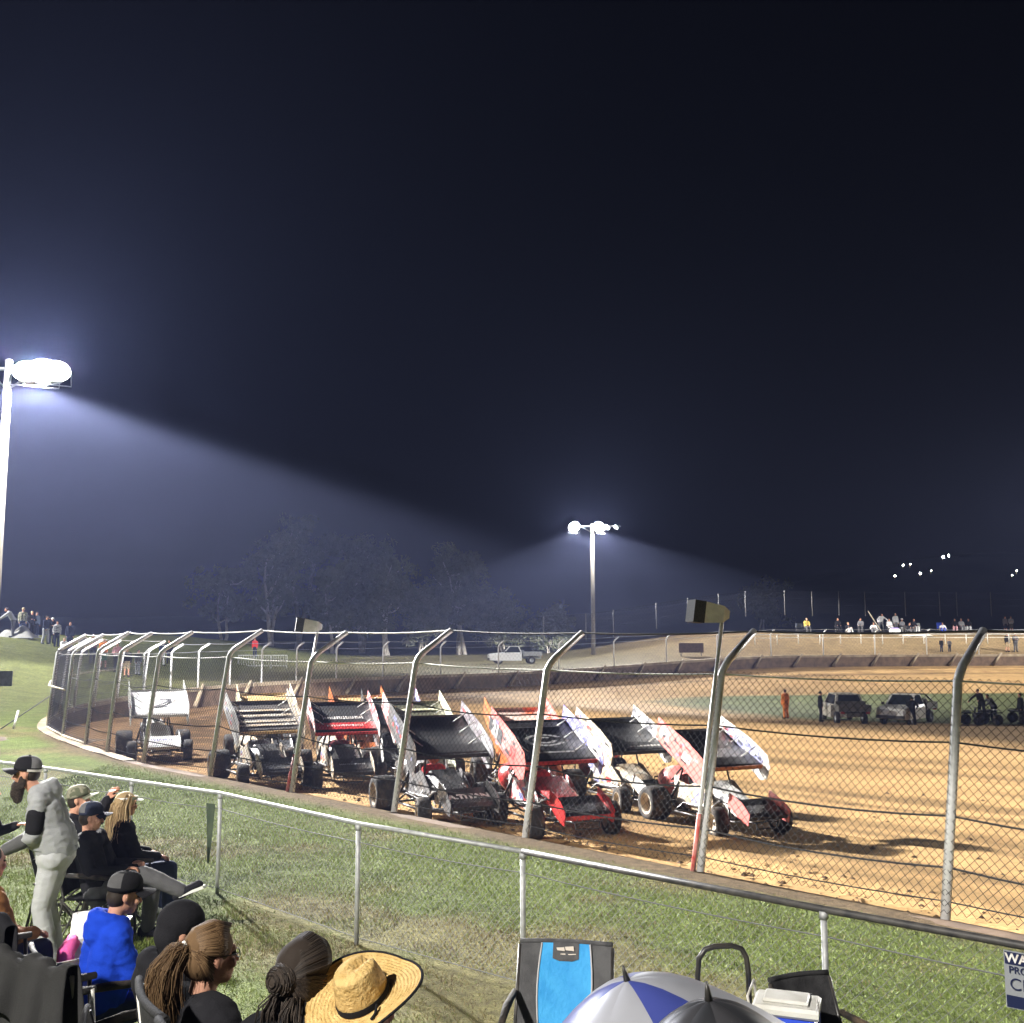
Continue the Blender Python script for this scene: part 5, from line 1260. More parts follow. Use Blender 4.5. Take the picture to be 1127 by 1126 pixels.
# man photographing
j = J_sit(lean=.03, head_yaw=R(-8), head_pitch=R(-4), armL=((.22, .07, -.02), (.34, -.06, .24)), armR=((.22, .05, -.03), (.34, -.06, .23))); p3 = at(76, 930, 10.9)
root, M, jk = person('seated man in a camouflage cap holding up a phone with both hands', p3, R(14), j, blk, dgr, blk, hair=hair_dark, scale=1.03, curl=1.0); cap(root, M, camo)
mid = root.matrix_basis @ ((j['wr'][0]+j['wr'][1])/2+V((.09, 0, .085)))
ph = MB().box((0, 0, 0), (.012, .155, .078), bev=.004).build('phone', mat('phone_dark', (.03, .03, .035), .2)); ph.location = V((p3.x+.36, p3.y+.09, p3.z+1.25)); ph.rotation_euler.z = R(14)
MB().box((-.008, 0, 0), (.003, .143, .068)).build('screen', mat('phone_screen', (.35, .4, .42), .2, (.5, .5, .45), 12), ph); tag(ph, 'phone held up sideways by the man in the camouflage cap', 'phone')
# dark-clothed neighbours at the extreme left
j = J_stand(lean=.1, armL=((.1, .05, -.27), (.3, .0, -.2)), head_yaw=R(0)); p4 = at(-24, 900, 9.9); root, M, jk = person('person in a black coat at the very left edge beside the bearded man', p4, R(10), j, blk, den, blk, hair=hair_dark, scale=.84)
j = J_sit(lean=.05); p5 = at(-26, 1000, 7.0); root, M, jk = person('person in a brown jacket seated at the left edge', p5, R(60), j, brn, den, dgr, hair=hair_dark, fat=1.15, scale=.93)
# blue hoodie
j = J_sit(lean=.12, head_yaw=R(-6), head_pitch=R(12)); p6 = at(112, 1020, 6.5); root, M, jk = person('person in a bright blue hooded top and black cap seen from behind', p6, R(38), j, blu, den, dgr, hood=True, hair=hair_dark, fat=1.12, scale=.94); cap(root, M, blk, None, dgr)
# black hood
j = J_sit(lean=.0, head_yaw=R(-5), head_pitch=R(4)); p7 = at(187, 1060, 5.05); root, M, jk = person('person with a black hood pulled over the head, behind the ponytailed woman', p7, R(25), j, blk, blk, dgr, hood=True); beanie(root, M, blk)
# ponytail
j = J_sit(lean=-.02, head_yaw=R(-10), head_pitch=R(0)); p8 = at(222, 1090, 4.45); root, M, jk = person('woman with a light brown ponytail and glasses, dressed in black', p8, R(48), j, blk, den, dgr, hair=hair_brown, hairstyle='pony')
gl = MB(); q = lambda x, y, z: M @ V((x, y, z))
for s in (1, -1):
    gl.tube([q(.1+.006*math.cos(a)*0, s*.036+.024*math.cos(a), .008+.018*math.sin(a)) for a in [R(20*i) for i in range(19)]], .0022, 5, caps=False); gl.tube([q(.1, s*.06, .012), q(.0, s*.082, .016)], .002, 5)
gl.tube([q(.1, .012, .01), q(.1, -.012, .01)], .002, 5); gl.build('glasses', black_metal, root)
# dark bun
j = J_sit(lean=.08, head_yaw=R(-16), head_pitch=R(6)); p9 = at(318, 1110, 3.98); root, M, jk = person('woman with dark tied-back hair and a black top, next to the straw hat', p9, R(68), j, blk, den, dgr, hair=hair_dark, hairstyle='bun', scale=1.03)
# straw hat
j = J_sit(lean=.12, head_yaw=R(-5), head_pitch=R(-6)); p10 = at(380, 1126, 3.85); root, M, jk = person('person in black under a wide straw hat with a dark band', p10, R(60), j, blk, den, dgr, hair=hair_dark, scale=.96)
straw = mat('straw', (.52, .34, .12), .8, (.66, .46, .19), 24, bump=.6, bscale=70)
T = M @ Matrix.Translation((-.02, 0, .07)) @ Matrix.Rotation(R(-20), 4, 'Y'); c = MB(); g = []
for i in range(49):
    a = 2*math.pi*i/48; row = []
    for k in range(40):
        t = k/39; r = .098+.135*t; fl = .018*math.sin(2*a+.5)*t*t+.05*t*t*(abs(math.sin(a))**2)-.035*t*(1-abs(math.sin(a)))
        row.append(T @ V((r*1.04*math.cos(a), r*.97*math.sin(a), fl+.0022*math.sin(t*9.5*2*math.pi))))
    g.append(row)
c.sheet(g); hat = c.build('straw_hat', straw, root)
c = MB(); g = []
for k in range(26):
    t = k/25; row = []
    for i in range(48):
        a = 2*math.pi*i/47.99
        if t < .7: r = .104-.022*(t/.7)**1.6; z = .125*t/.7
        else: u = (t-.7)/.3; r = .082*math.cos(u*math.pi/2); z = .125+.022*math.sin(u*math.pi/2)
        r *= 1+.012*math.sin(t*14*2*math.pi)*(t < .7)
        x, y = r*1.06*math.cos(a), r*.92*math.sin(a)
        if t > .35: z -= .035*math.exp(-(y/.02)**2)*S((t-.35)/.4)*(.55+.45*math.cos(a))       # front-to-back crease
        row.append(T @ V((x, y, z)))
    g.append(row)
c.sheet(g); c.build('crown', straw, hat)
MB().lathe([(.106, .004), (.107, .018), (.104, .03)], 30, T @ Matrix.Diagonal((1.06, .93, 1, 1))).tube([T @ V((-.03, -.1, .02)), T @ V((-.06, -.115, .01)), T @ V((-.09, -.12, .012))], .006, 5).build('hat_band', blk, hat)
MB().tube([g2 for g2 in [T @ V((.2345*1.04*math.cos(a), .2345*.97*math.sin(a), .018*math.sin(2*a+.5)+.05*abs(math.sin(a))**2-.035*(1-abs(math.sin(a))))) for a in [2*math.pi*i/48 for i in range(49)]]], .006, 6, caps=False).build('brim_edge', blk, hat)

# ------------------------------------------------------------------ chairs and gear
fab_black = mat('chair_black', (.012, .012, .014), .8, (.03, .03, .033), 12, bump=.3, bscale=80); fab_grey = mat('chair_grey', (.055, .055, .06), .8, (.085, .085, .09), 12, bump=.3, bscale=80); fab_blue = mat('chair_blue', (.02, .26, .6), .7, (.04, .33, .68), 7, bump=.4, bscale=30)
def camp_chair(label, loc, yaw, fabric, w=.56, back=.96, center=None, tube=black_metal, seat_h=.44, group='folding camp chairs', rake=.22, arms_=True, rail=None):
    root = empty('camp_chair', label, 'chair', loc, yaw, group); h = w/2; f = MB()
    for s in (1, -1):
        y = s*h
        f.tube([(-.28-rake*.05, y, .0), (-.2, y, seat_h), (-.2-rake*.45, y, back)], .013, 8)
        f.tube([(.28, y, 0), (.22, y, seat_h+.2)], .013, 8); f.tube([(.24, y, 0), (-.24, y, seat_h)], .011, 6); f.tube([(-.24, y, 0.02), (.24, y, seat_h-.02)], .011, 6)
        f.tube([(.28, y, .02), (-.28, y, .02)], .01, 6)
    f.tube([(.25, -h, .02), (.25, h, seat_h-.04)], .01, 6); f.tube([(.25, h, .02), (.25, -h, seat_h-.04)], .01, 6)
    f.tube([(-.25, -h, .02), (-.22, h, seat_h-.04)], .01, 6); f.tube([(-.25, h, .02), (-.22, -h, seat_h-.04)], .01, 6)
    f.build('frame', tube, root)
    g = [[V((-.2+.44*i/6, -h+w*k/8, seat_h-.035*math.sin(math.pi*k/8)*math.sin(math.pi*(i+1)/8)+(0 if i else .0))) for k in range(9)] for i in range(7)]
    MB().sheet(g).sheet([[p-V((0, 0, .012)) for p in r] for r in g]).build('seat', fabric, root)
    def backpt(u, v, off=0): # u 0..1 across, v 0..1 up
        x = -.2-rake*.45*v*1.0; return V((x-.03*math.sin(math.pi*u)+off, -h+w*u, seat_h+.02+(back-seat_h-.0)*v))
    for o in (0,):
        g = [[backpt(k/10, i/6) for k in range(11)] for i in range(7)]
        bk = MB().sheet(g).sheet([[p-V((.014, 0, 0)) for p in r] for r in g])
        bk.tube([backpt(k/10, 1, -.007) for k in range(11)], .016, 8)
        bk = bk.build('backrest', fabric, root)
    if center:
        g = [[backpt(.24+.52*k/8-(.05*math.sin(i/6*math.pi))*(1-2*k/8)*.6, i/6*.99, .012) for k in range(9)] for i in range(7)]
        MB().sheet(g).build('center_panel', center, bk)
        m = MB()
        for k in (0, 8): MB().tube([r[k]+V((.004, 0, 0)) for r in g], .006, 5).build('piping', mat('piping_grey', (.45, .45, .46), .7), bk)
        g = [[backpt(.36+.28*k/4, .78+.22*i/3+(-.0 if i else (.03 if k in (0, 4) else 0)), .018) for k in range(5)] for i in range(4)]
        MB().sheet(g).build('logo_patch', fab_grey, bk)
        m = MB(); rr = random.Random(2)
        for a, b, c2, dd in ((-.055, .01, .05, .02), (-.0, .012, .055, .026), (-.03, -.022, .03, .014), (.02, -.024, .05, .016)):
            pc = backpt(.5, .89, .026); m.add([pc+V((0, a, b)), pc+V((0, a+c2, b-.004)), pc+V((0, a+c2*.9, b+dd)), pc+V((0, a-.005, b+dd*.8))], [(0, 1, 2, 3)])
        m.build('logo', mat('logo_pale', (.7, .62, .55), .7), bk)
    if arms_:
        for s in (1, -1): MB().tube([(-.26, s*(h+.01), seat_h+.22), (0, s*(h+.02), seat_h+.215), (.25, s*(h+.015), seat_h+.19)], [.02, .026, .02], 8).build('armrest', black_rubber, root)
    if rail:
        for s in (1, -1): MB().tube([(-.215-.0, s*(h+.004), seat_h+.05), (-.2-rake*.45-.004, s*(h+.004), back-.04)], .011, 6).build('side_trim', rail, root)
    return root
cb = at(615, 1090, 6.5); camp_chair('wide blue and black camp chair standing empty in the grass, facing the camera', cb, R(-99), fab_grey, w=.6, back=.9, center=fab_blue, rake=.5)
camp_chair('tall black camp chair directly behind the ponytailed woman', at(258, 1120, 4.1), R(30), fab_black, w=.5, back=1.12, rail=white_steel, arms_=False)
camp_chair('black camp chair nearest the camera, between the tall one and the woman with dark hair', at(302, 1126, 3.68), R(40), fab_black, w=.5, back=1.1, rail=galv_dull, arms_=False)
camp_chair('black camp chair under the person in the blue hooded top', p6-V((.02, .02, 0)), R(38), fab_black, w=.52, back=.8, rail=galv_dull)
cd = at(98, 1080, 5.55); camp_chair('folding chair with a grey and black jacket draped over its back', cd, R(60), fab_black, w=.5, back=.93, tube=white_steel)
camp_chair('black camp chair heaped with dark coats at the bottom left', at(28, 1070, 6.1), R(55), fab_black, w=.56, back=.95)
camp_chair('black camp chair under the man in the black zip jacket', p1-V((.03, 0, 0)), R(-3), fab_black, w=.52, back=.8)
camp_chair('black camp chair under the blond woman', p2-V((.02, .02, 0)), R(38), fab_black, w=.52, back=.8)
camp_chair('black camp chair under the man holding a phone', p3-V((.03, .01, 0)), R(14), fab_black, w=.52, back=.8)
camp_chair('black camp chair under the person in the brown jacket', p5-V((.02, .03, 0)), R(60), fab_black, w=.52, back=.8)
camp_chair('black camp chair under the hooded person', p7-V((.03, .01, 0)), R(25), fab_black, w=.5, back=.78)
camp_chair('black camp chair under the person in the straw hat', p10-V((.02, .02, 0)), R(60), fab_black, w=.5, back=.72)
camp_chair('low black camp chair with a dark mesh back right of the cool box', at(922, 1110, 6.15), R(-70), fab_black, w=.42, back=.84, rake=.35)
# draped jackets
def drape(name, label, cx, d, yaw, w, top, drop, m, m2=None, seed=1, cat='jacket', dz=0):
    root_loc = at(cx, 1060, d); o = empty(name, label, cat, root_loc+V((0, 0, dz)), yaw); rr = random.Random(seed); g = []
    for i in range(25):
        t = i/24; row = []
        for k in range(29):
            u = k/28-.5; s = (t-.38)*2        # front / back of the chair back
            fold = .019*math.sin(u*17+seed+t*2)+.012*math.sin(u*33+2*seed+t*5)
            x = -.31-(.02+.05*abs(s))*math.copysign(1, -s) if abs(s) > .12 else -.31+s*.35
            z = top-max(0, abs(s)-.1)*drop*.62*(1+.18*math.sin(u*9+seed))
            x += fold*min(1, abs(s)*1.6)*(1 if s > 0 else -1)*1.0-(.06*abs(s) if s > 0 else 0)
            row.append((x, u*w*(1+.35*abs(s)*(1 if s > 0 else .3)), z+.02*math.sin(u*13+seed)+.012*math.sin(u*29)))
        g.append(row)
    mb = MB().sheet(g)
    if m2: mb.m = [1 if abs((f % 28)/28-.45+.07*math.sin((f//28)*.45)+.05*math.sin((f//28)*.21+1)) < .13+.006*(f//28)+.03*math.sin((f//28)*.7) else 0 for f in range(len(mb.f))]
    ob = mb.build('cloth', [m, m2] if m2 else m, o)
    sd = ob.modifiers.new('t', 'SOLIDIFY'); sd.thickness = .012
    sb = ob.modifiers.new('s', 'SUBSURF'); sb.levels = 1; sb.render_levels = 1
    return o
drape('draped_jacket', 'grey and black jacket draped over the back of the folding chair at the bottom left', 98, 5.55, R(60), .56, .97, .75, cloth('cloth_mid_dark', (.032, .032, .033)), None, 2)
drape('draped_coat', 'heap of black coats hung over the chair at the bottom left corner', 30, 6.0, R(55), .72, 1.08, .9, blk, None, 5)
# bottle, bag
p = at(172, 1010, 6.9); o = MB().lathe([(0, 0), (.036, 0), (.038, .02), (.038, .17), (.03, .21), (.018, .225), (.018, .26), (0, .262)], 16).build('drink_bottle', mat('plum_metal', (.07, .02, .04), .3, metal=.3)); o.location = p+V((-.02, .15, .52)); tag(o, 'dark plum drink bottle beside the person in the blue hooded top', 'bottle')
o = MB().box((0, 0, 0), (.3, .3, .012)).build('small_tray', black_rubber); o.location = p+V((-.02, .15, .513)); tag(o, 'small dark tray table holding the plum bottle', 'table'); MB().tube([V((0, 0, 0)), V((0, 0, -.52))], .016, 6).build('leg', black_metal, o)
bg = empty('tote_bag', 'white and pink bag between the bearded man and the person in blue', 'bag', at(94, 990, 7.6), R(20)); m = MB(); m.box((0, 0, .62), (.17, .33, .3), Matrix.Rotation(.3, 4, 'X'), bev=.03); m.build('pouch', wht, bg)
m = MB().tube([(-.05, -.14, .68), (-.1, -.24, .62), (-.1, -.24, .48), (-.05, -.13, .42)], [.05, .06, .06, .05], 10); m.build('side_roll', cloth('cloth_hot_pink', (.75, .12, .35)), bg); MB().box((0, 0, .42), (.3, .3, .03)).tube([(0, 0, .41), (0, 0, 0)], .02, 6).build('stool', black_metal, bg)
cu = empty('cushion', 'lime and white patterned cushion beside the man with crossed legs', 'cushion', at(128, 985, 8.6), R(10)); MB().box((0, 0, .62), (.16, .36, .12), bev=.05).build('cover', mat('lime_print', (.5, .6, .15), .8, (.75, .75, .72), 30, lo=.48, hi=.52, detail=0), cu); MB().tube([(0, 0, .57), (0, 0, 0)], .02, 6).box((0, 0, .555), (.2, .38, .02)).build('stool', black_metal, cu)
# umbrellas
def umbrella(label, apex_px, d, r, tilt, yaw, m1, m2, n=8, depth=.28, pat=None):
    p = P(*apex_px, d); g0 = GZ(p.x, d); root = empty('umbrella', label, 'umbrella', p, yaw, 'umbrellas at the front of the crowd'); Tm = Matrix.Rotation(tilt, 4, 'Y')
    c = MB(); K = 7; RR = 8
    for s in range(n):
        g = []
        for i in range(RR+1):
            t = max(.02, i/RR); row = []
            for k in range(K+1):
                u = k/K; a = 2*math.pi*(s+u)/n; sagg = 1-.07*math.sin(math.pi*u)*t
                row.append(Tm @ V((r*t*sagg*math.cos(a), r*t*sagg*math.sin(a), -depth*t**1.7-.035*math.sin(math.pi*u)*t*(1-t*.3)*-.4)))
            g.append(row)
        c.sheet(g, m=(pat or (0, 1, 0, 1, 0, 1, 0, 1))[s])
    cn = c.build('canopy', [m1, m2], root); q = MB()
    for s in range(n):
        a = 2*math.pi*s/n; q.tube([Tm @ V((r*t*math.cos(a), r*t*math.sin(a), -depth*t**1.7-.006)) for t in (.03, .3, .6, .8, 1.)], .004, 5)
    q.build('ribs', galv_dull, root)
    MB().tube([Tm @ V((0, 0, .05)), Tm @ V((0, 0, .0))], [.004, .012], 8).build('tip', black_metal, root)
    MB().tube([Tm @ V((0, 0, -.0)), Tm @ V((0, 0, -(p.z-g0)/math.cos(tilt)))], .008, 6).build('shaft', black_metal, root)
    return root
silv = mat('umbrella_silver', (.3, .31, .35), .38, (.37, .38, .43), 2.5, metal=.25); navy_u = mat('umbrella_blue', (.03, .045, .2), .4, (.045, .06, .25), 3)
umbrella('open umbrella with silver and deep blue panels', (690, 1079), 3.6, .5, R(-16), R(12), silv, navy_u, depth=.33, pat=(0, 1, 0, 1, 0, 0, 1, 0))
umbrella('open plain black umbrella overlapping the silver and blue one', (780, 1101), 3.0, .25, R(-6), R(0), mat('umbrella_black', (.02, .02, .024), .4, (.035, .035, .04), 3), mat('umbrella_black2', (.022, .023, .027), .4), depth=.16)
# wagon with a cool box, arched handle
wg = empty('folding_wagon', 'black folding wagon with an upright arched handle', 'wagon', at(856, 1110, 6.35), R(8)); m = MB()
for s in (1, -1):
    m.tube([(-.45, s*.25, .18), (.42, s*.25, .18)], .014, 6); m.tube([(-.45, s*.25, .5), (.42, s*.25, .5)], .014, 6)
    for X in (-.45, .42): m.tube([(X, s*.25, .12), (X, s*.25, .52)], .014, 6)
for X in (-.45, .42): m.tube([(X, -.25, .2), (X, .25, .2)], .012, 6); m.tube([(X, -.25, .5), (X, .25, .5)], .012, 6)
m.build('frame', black_metal, wg)
m = MB(); m.box((-.015, 0, .2), (.85, .48, .02)); m.box((-.015, .245, .35), (.85, .01, .28)); m.box((-.015, -.245, .35), (.85, .01, .28)); m.box((-.44, 0, .35), (.01, .48, .28)); m.box((.41, 0, .35), (.01, .48, .28)); m.build('fabric_tub', fab_black, wg)
MB().tube([(-.42, .2, .5), (-.42, .2, .86), (-.41, .2, .96), (-.37, .2, 1.01), (-.31, .2, 1.025), (-.2, .2, 1.025), (-.14, .2, 1.005), (-.11, .2, .95), (-.1, .2, .86), (-.1, .2, .5)], .017, 8).build('handle', black_metal, wg)
for X in (-.36, .34):
    for s in (1, -1): MB().lathe([(0, -.03), (.09, -.035), (.11, -.02), (.11, .02), (.09, .035), (0, .03)], 16, Matrix.Translation((X, s*.29, .11)) @ Matrix.Rotation(R(90), 4, 'X')).build('wheel', black_rubber, wg)
ck = empty('cool_box', 'cool box with a white lid and blue sides resting on the wagon', 'cool box', at(866, 1110, 6.2)+V((0, 0, .51)), R(-20)); ck.scale = (.84, .84, .84)
MB().box((0, 0, .15), (.42, .32, .3), bev=.03).build('tub', mat('cooler_blue', (.02, .06, .5), .4), ck); MB().box((0, 0, .335), (.44, .34, .07), bev=.02).box((0, 0, .385), (.3, .22, .03), bev=.012).build('lid', mat('cooler_white', (.68, .68, .66), .45, (.55, .54, .5), 5), ck)
MB().tube([(-.22, -.15, .3), (-.24, -.175, .42), (-.24, .175, .42), (-.22, .15, .3)], .01, 6).build('handle', white_steel, ck)
# sign on the low fence
sg = empty('fence_sign', 'dark blue and white warning sign wired to the low fence at the right edge', 'sign', (0, 0, 0)); a = V((*low_posts[7], 0)); b = V((*low_posts[8], 0)); dn = (b-a).normalized()
org = P(1099, 1041, 6.2); org = V((org.x, org.y, 0)); tt = (org-a).dot(dn); org = a+dn*tt; nn = V((dn.y, -dn.x, 0)); sg.location = org+nn*.045+V((0, 0, GZ(org.x, org.y)+.06))
bz = lambda u, v, o=0: dn*u+V((0, 0, v))+nn*o
def panel(name, u0, u1, v0, v1, o, th, m): MB().add([bz(u0, v0, o), bz(u1, v0, o), bz(u1, v1, o), bz(u0, v1, o), bz(u0, v0, o-th), bz(u1, v0, o-th), bz(u1, v1, o-th), bz(u0, v1, o-th)], [(0, 1, 2, 3), (7, 6, 5, 4), (0, 4, 5, 1), (1, 5, 6, 2), (2, 6, 7, 3), (3, 7, 4, 0)]).build(name, m, sg)
panel('board', 0, .36, .7, 1.02, 0, .006, mat('sign_grey', (.25, .265, .29), .4)); nb = mat('sign_navy', (.012, .018, .06), .4)
panel('navy_band', .006, .354, .945, 1.014, .004, .003, nb); panel('navy_band', .006, .354, .706, .772, .004, .003, nb)
def stext(t, u, v, s, m, bold=.0): put_text(text_mesh(t, s, 'lettering', m, 0, bold=bold), frame_M(bz(u, v, .008), dn, V((0, 0, 1)), nn), 'lettering', sg)
stext('WARNING', .18, .98, .07, letter_w, .002); stext('PROTECTED', .18, .916, .055, nb, .001); stext('CBX', .12, .836, .095, nb); stext('SECURITY', .2, .74, .035, letter_w)
# dark green pennant hung on the low fence
pg = empty('pennant', 'dark green tapering flag hanging limp from the low fence by a post', 'flag', V((*low_posts[4], 0))); a = V((*low_posts[4], 0)); dd = (V((*low_posts[3], 0))-a).normalized(); g = []
for i in range(9):
    t = i/8; ww = .17*(1-t)+.035*t
    g.append([dd*(.06+.085-ww/2*1+ww*k/4+.02*t)+V((0, 0, GZ(a.x, a.y)+.98-.66*t))+V((0, -.05+.015*math.sin(k*1.7+t*2), 0)) for k in range(5)])
MB().sheet(g).build('cloth', mat('pennant_green', (.035, .055, .035), .8, (.06, .08, .05), 7), pg)
# ------------------------------------------------------------------ far people, built from shared bodies
def far_proto(j, g=.02):
    out = []
    b = MB(); add_head(b, j, False); torso(b, j); arms(b, j); legs(b, j); feet(b, j)
    for k in (0, 1): b.ell(j['wr'][k]+(j['wr'][k]-j['elb'][k]).normalized()*.05, (.045, .04, .04))
    out.append(('body', remesh(b, 'far_body', skin, .022, 2)))
    c = MB(); torso(c, j, .026); arms(c, j, .024); out.append(('jacket', remesh(c, 'far_jacket', blk, .022, 2)))
    c = MB(); legs(c, j, .024); out.append(('trousers', remesh(c, 'far_trousers', den, .022, 2)))
    c = MB(); legs_short(c, j); out.append(('shorts', remesh(c, 'far_shorts', den, .022, 2)))
    c = MB(); feet(c, j, .012); out.append(('shoes', remesh(c, 'far_shoes', blk, .02, 2)))
    return dict(out), head_M(j)
def legs_short(mb, j):
    for k in (0, 1): mb.capsule(j['hip'][k], j['hip'][k]+(j['knee'][k]-j['hip'][k])*.85, .115, .095)
    mb.capsule(j['hip'][0], j['hip'][1], .14, .14)
PROTO = dict(
    stand=far_proto(J_stand(lean=.02)),
    fold=far_proto(J_stand(lean=.0, armL=((.06, .06, -.27), (.27, -.22, -.2)), armR=((.06, .06, -.27), (.27, -.22, -.24)))),
    shade=far_proto(J_stand(lean=.05, armL=((.22, .1, -.12), (.2, -.1, .12)), armR=((.05, .05, -.28), (.15, .02, -.5)), step=.12)),
    bend=far_proto(J_stand(lean=.55, armL=((.25, .1, -.2), (.45, .0, -.36)), armR=((.25, .1, -.2), (.45, .0, -.36)), stance=.16)),
    reach=far_proto(J_stand(lean=.35, armL=((.2, .2, -.2), (.42, .2, -.3)), armR=((.1, .25, -.2), (.3, .3, -.4)), stance=.2)),
    sit=far_proto(J_sit(lean=-.05)),
    low=far_proto(J_sit(lean=.2, seat=.12, legs=[((.42, .14, .42), (.62, .14, .085)), ((.42, -.14, .42), (.62, -.14, .085))], armL=((.18, .08, -.2), (.4, -.02, -.14)), armR=((.18, .08, -.2), (.4, -.02, -.14)))),
    drive=far_proto(J_sit(lean=-.2, seat=.2, legs=[((.4, .12, .45), (.8, .12, .3)), ((.4, -.12, .45), (.8, -.12, .3))], armL=((.16, .02, -.2), (.36, -.05, -.06)), armR=((.16, .02, -.2), (.36, -.05, -.06)))),
)
for nm, (pr, _) in PROTO.items():
    for me in pr.values():
        pass
HAIR = {}
def far_person(label, loc, yaw, pose, top, low, head=hair_dark, group='spectators', shorts=False, kind='hair', scale=1.):
    pr, M = PROTO[pose]; root = empty('person', label, 'person', loc, yaw, group); root.scale = (scale,)*3
    for part, m in (('body', None), ('jacket', top), (('shorts' if shorts else 'trousers'), low), ('shoes', blk)):
        o = link(part, pr[part], root)
        if m: o.material_slots[0].link = 'OBJECT'; o.material_slots[0].material = m
    if kind == 'hair': hair_piece(root, M, head, 'far')
    elif kind == 'helmet': MB().ell(M @ V((0, 0, .02)), (.135, .125, .14), M).build('helmet', head, root)
    else: cap(root, M, head)
    return root
gL = 'spectators on the left bank'; gR = 'spectators along the far bank'
def lb(px, d): x = PX(px, d, 700); return V((x, d, GZ(x, d)))
LEFT = [(14, 66, 'bend', gry, dgr, hair_dark, 'hair', 'large spectator in pale grey bending forward at the top left of the bank', 200, 1.15),
 (24, 68, 'stand', camo, den, khk, 'cap', 'spectator in a mottled grey top just behind the pale tarpaulin', -60, 1.05),
 (34, 67, 'fold', blk, blk, hair_blond, 'hair', 'spectator in black holding something white against the chest on the left bank', -50, 1.),
 (39, 68, 'stand', cloth('cloth_slate', (.13, .16, .22)), nav, hair_dark, 'hair', 'spectator in slate blue left of the one in pale grey trousers on the bank', -30, .96),
 (50, 65, 'shade', nav, gry, hair_dark, 'hair', 'spectator in a dark top and pale grey trousers standing on the left bank crest', -20, 1.),
 (57, 66, 'fold', blk, blk, wht, 'cap', 'spectator in black with a white cap, beside the one in pale grey trousers', -50, .92),
 (62.5, 65, 'stand', mat('stripe_top', (.6, .6, .6), .9, (.1, .1, .12), 14, stretch=(.2, .2, 3), lo=.48, hi=.52), nav, hair_dark, 'hair', 'spectator in a striped white top on the left bank', -60, .9),
 (70, 64, 'low', wht, nav, hair_blond, 'hair', 'child in white sitting on the left bank between two adults', -40, .85),
 (77, 65, 'stand', nav, nav, hair_dark, 'hair', 'spectator all in navy standing alone on the slope of the left bank', -70, 1.),
 (92, 64, 'sit', mgr, dgr, hair_dark, 'hair', 'spectator in mid grey seated just above the end posts of the catch fence', -60, 1.05),
 (103, 62, 'fold', mar, nav, hair_dark, 'hair', 'spectator in maroon behind the end of the catch fence', -70, 1.),
 (115, 61, 'shade', orn, grn, hair_blond, 'hair', 'spectator in an orange top and green shorts behind the catch fence end', -60, 1.02),
 (130, 61, 'fold', pnk, nav, hair_dark, 'hair', 'spectator in a pale pink shirt behind the catch fence end', -80, 1.),
 (141, 60, 'stand', blk, khk, hair_dark, 'hair', 'spectator in a dark top and tan shorts behind the catch fence end', -70, .95),
 (153, 62, 'stand', dgr, gry, hair_dark, 'hair', 'spectator in dark grey with pale trousers behind the catch fence end', -40, .85),
 (179, 70, 'shade', nav, wht, hair_dark, 'hair', 'spectator in white trousers on the field left of the crowd barrier', -40, .95),
 (187, 72, 'stand', blk, blk, hair_dark, 'hair', 'spectator in black next to the one in white trousers on the field', -90, .95),
 (281, 95, 'stand', red, nav, hair_dark, 'hair', 'spectator in a red shirt beyond the crowd barrier', -90, 1.)]
for px, d, pose, top, low, hd, kd, lab, yaw, sc in LEFT:
    far_person(lab, lb(px, d), R(yaw), pose, top, low, hd, gL, px in (115, 141), kd, sc)
p = lb(20, 66.5); tp = empty('tarpaulin', 'pale crumpled tarpaulin over gear on the left bank', 'tarpaulin', p); tp.scale = (.8, .8, .75); g = []
for i in range(17):
    row = []
    for k in range(13):
        u = i/16*2-1; v = k/12*2-1; row.append((u*1.5, v*1.0, max(0, 1-abs(u)**2.5)*max(0, 1-abs(v)**2.5)*(.85+.25*math.sin(u*5+v*3))-.05))
    g.append(row)
MB().sheet(g).build('cover', cloth('tarp_cloth', (.2, .2, .19)), tp)
# crowd-control barrier on the field
br = empty('crowd_barrier', 'grey steel crowd-control barriers standing on the field behind the far fence', 'barrier', (PX(288, 84), 84, GZ(PX(288, 84), 84))); m = MB()
for k in range(-1, 2):
    x0 = k*1.35-.62; x1 = x0+1.25
    m.tube([(x0, 0, 0), (x0, 0, 1.05), (x1, 0, 1.05), (x1, 0, 0)], .03, 6); m.tube([(x0, 0, .2), (x1, 0, .2)], .02, 5)
    for q in range(1, 9): m.tube([(x0+1.25*q/9, 0, .2), (x0+1.25*q/9, 0, 1.05)], .014, 4)
m.build('panel', galv, br)
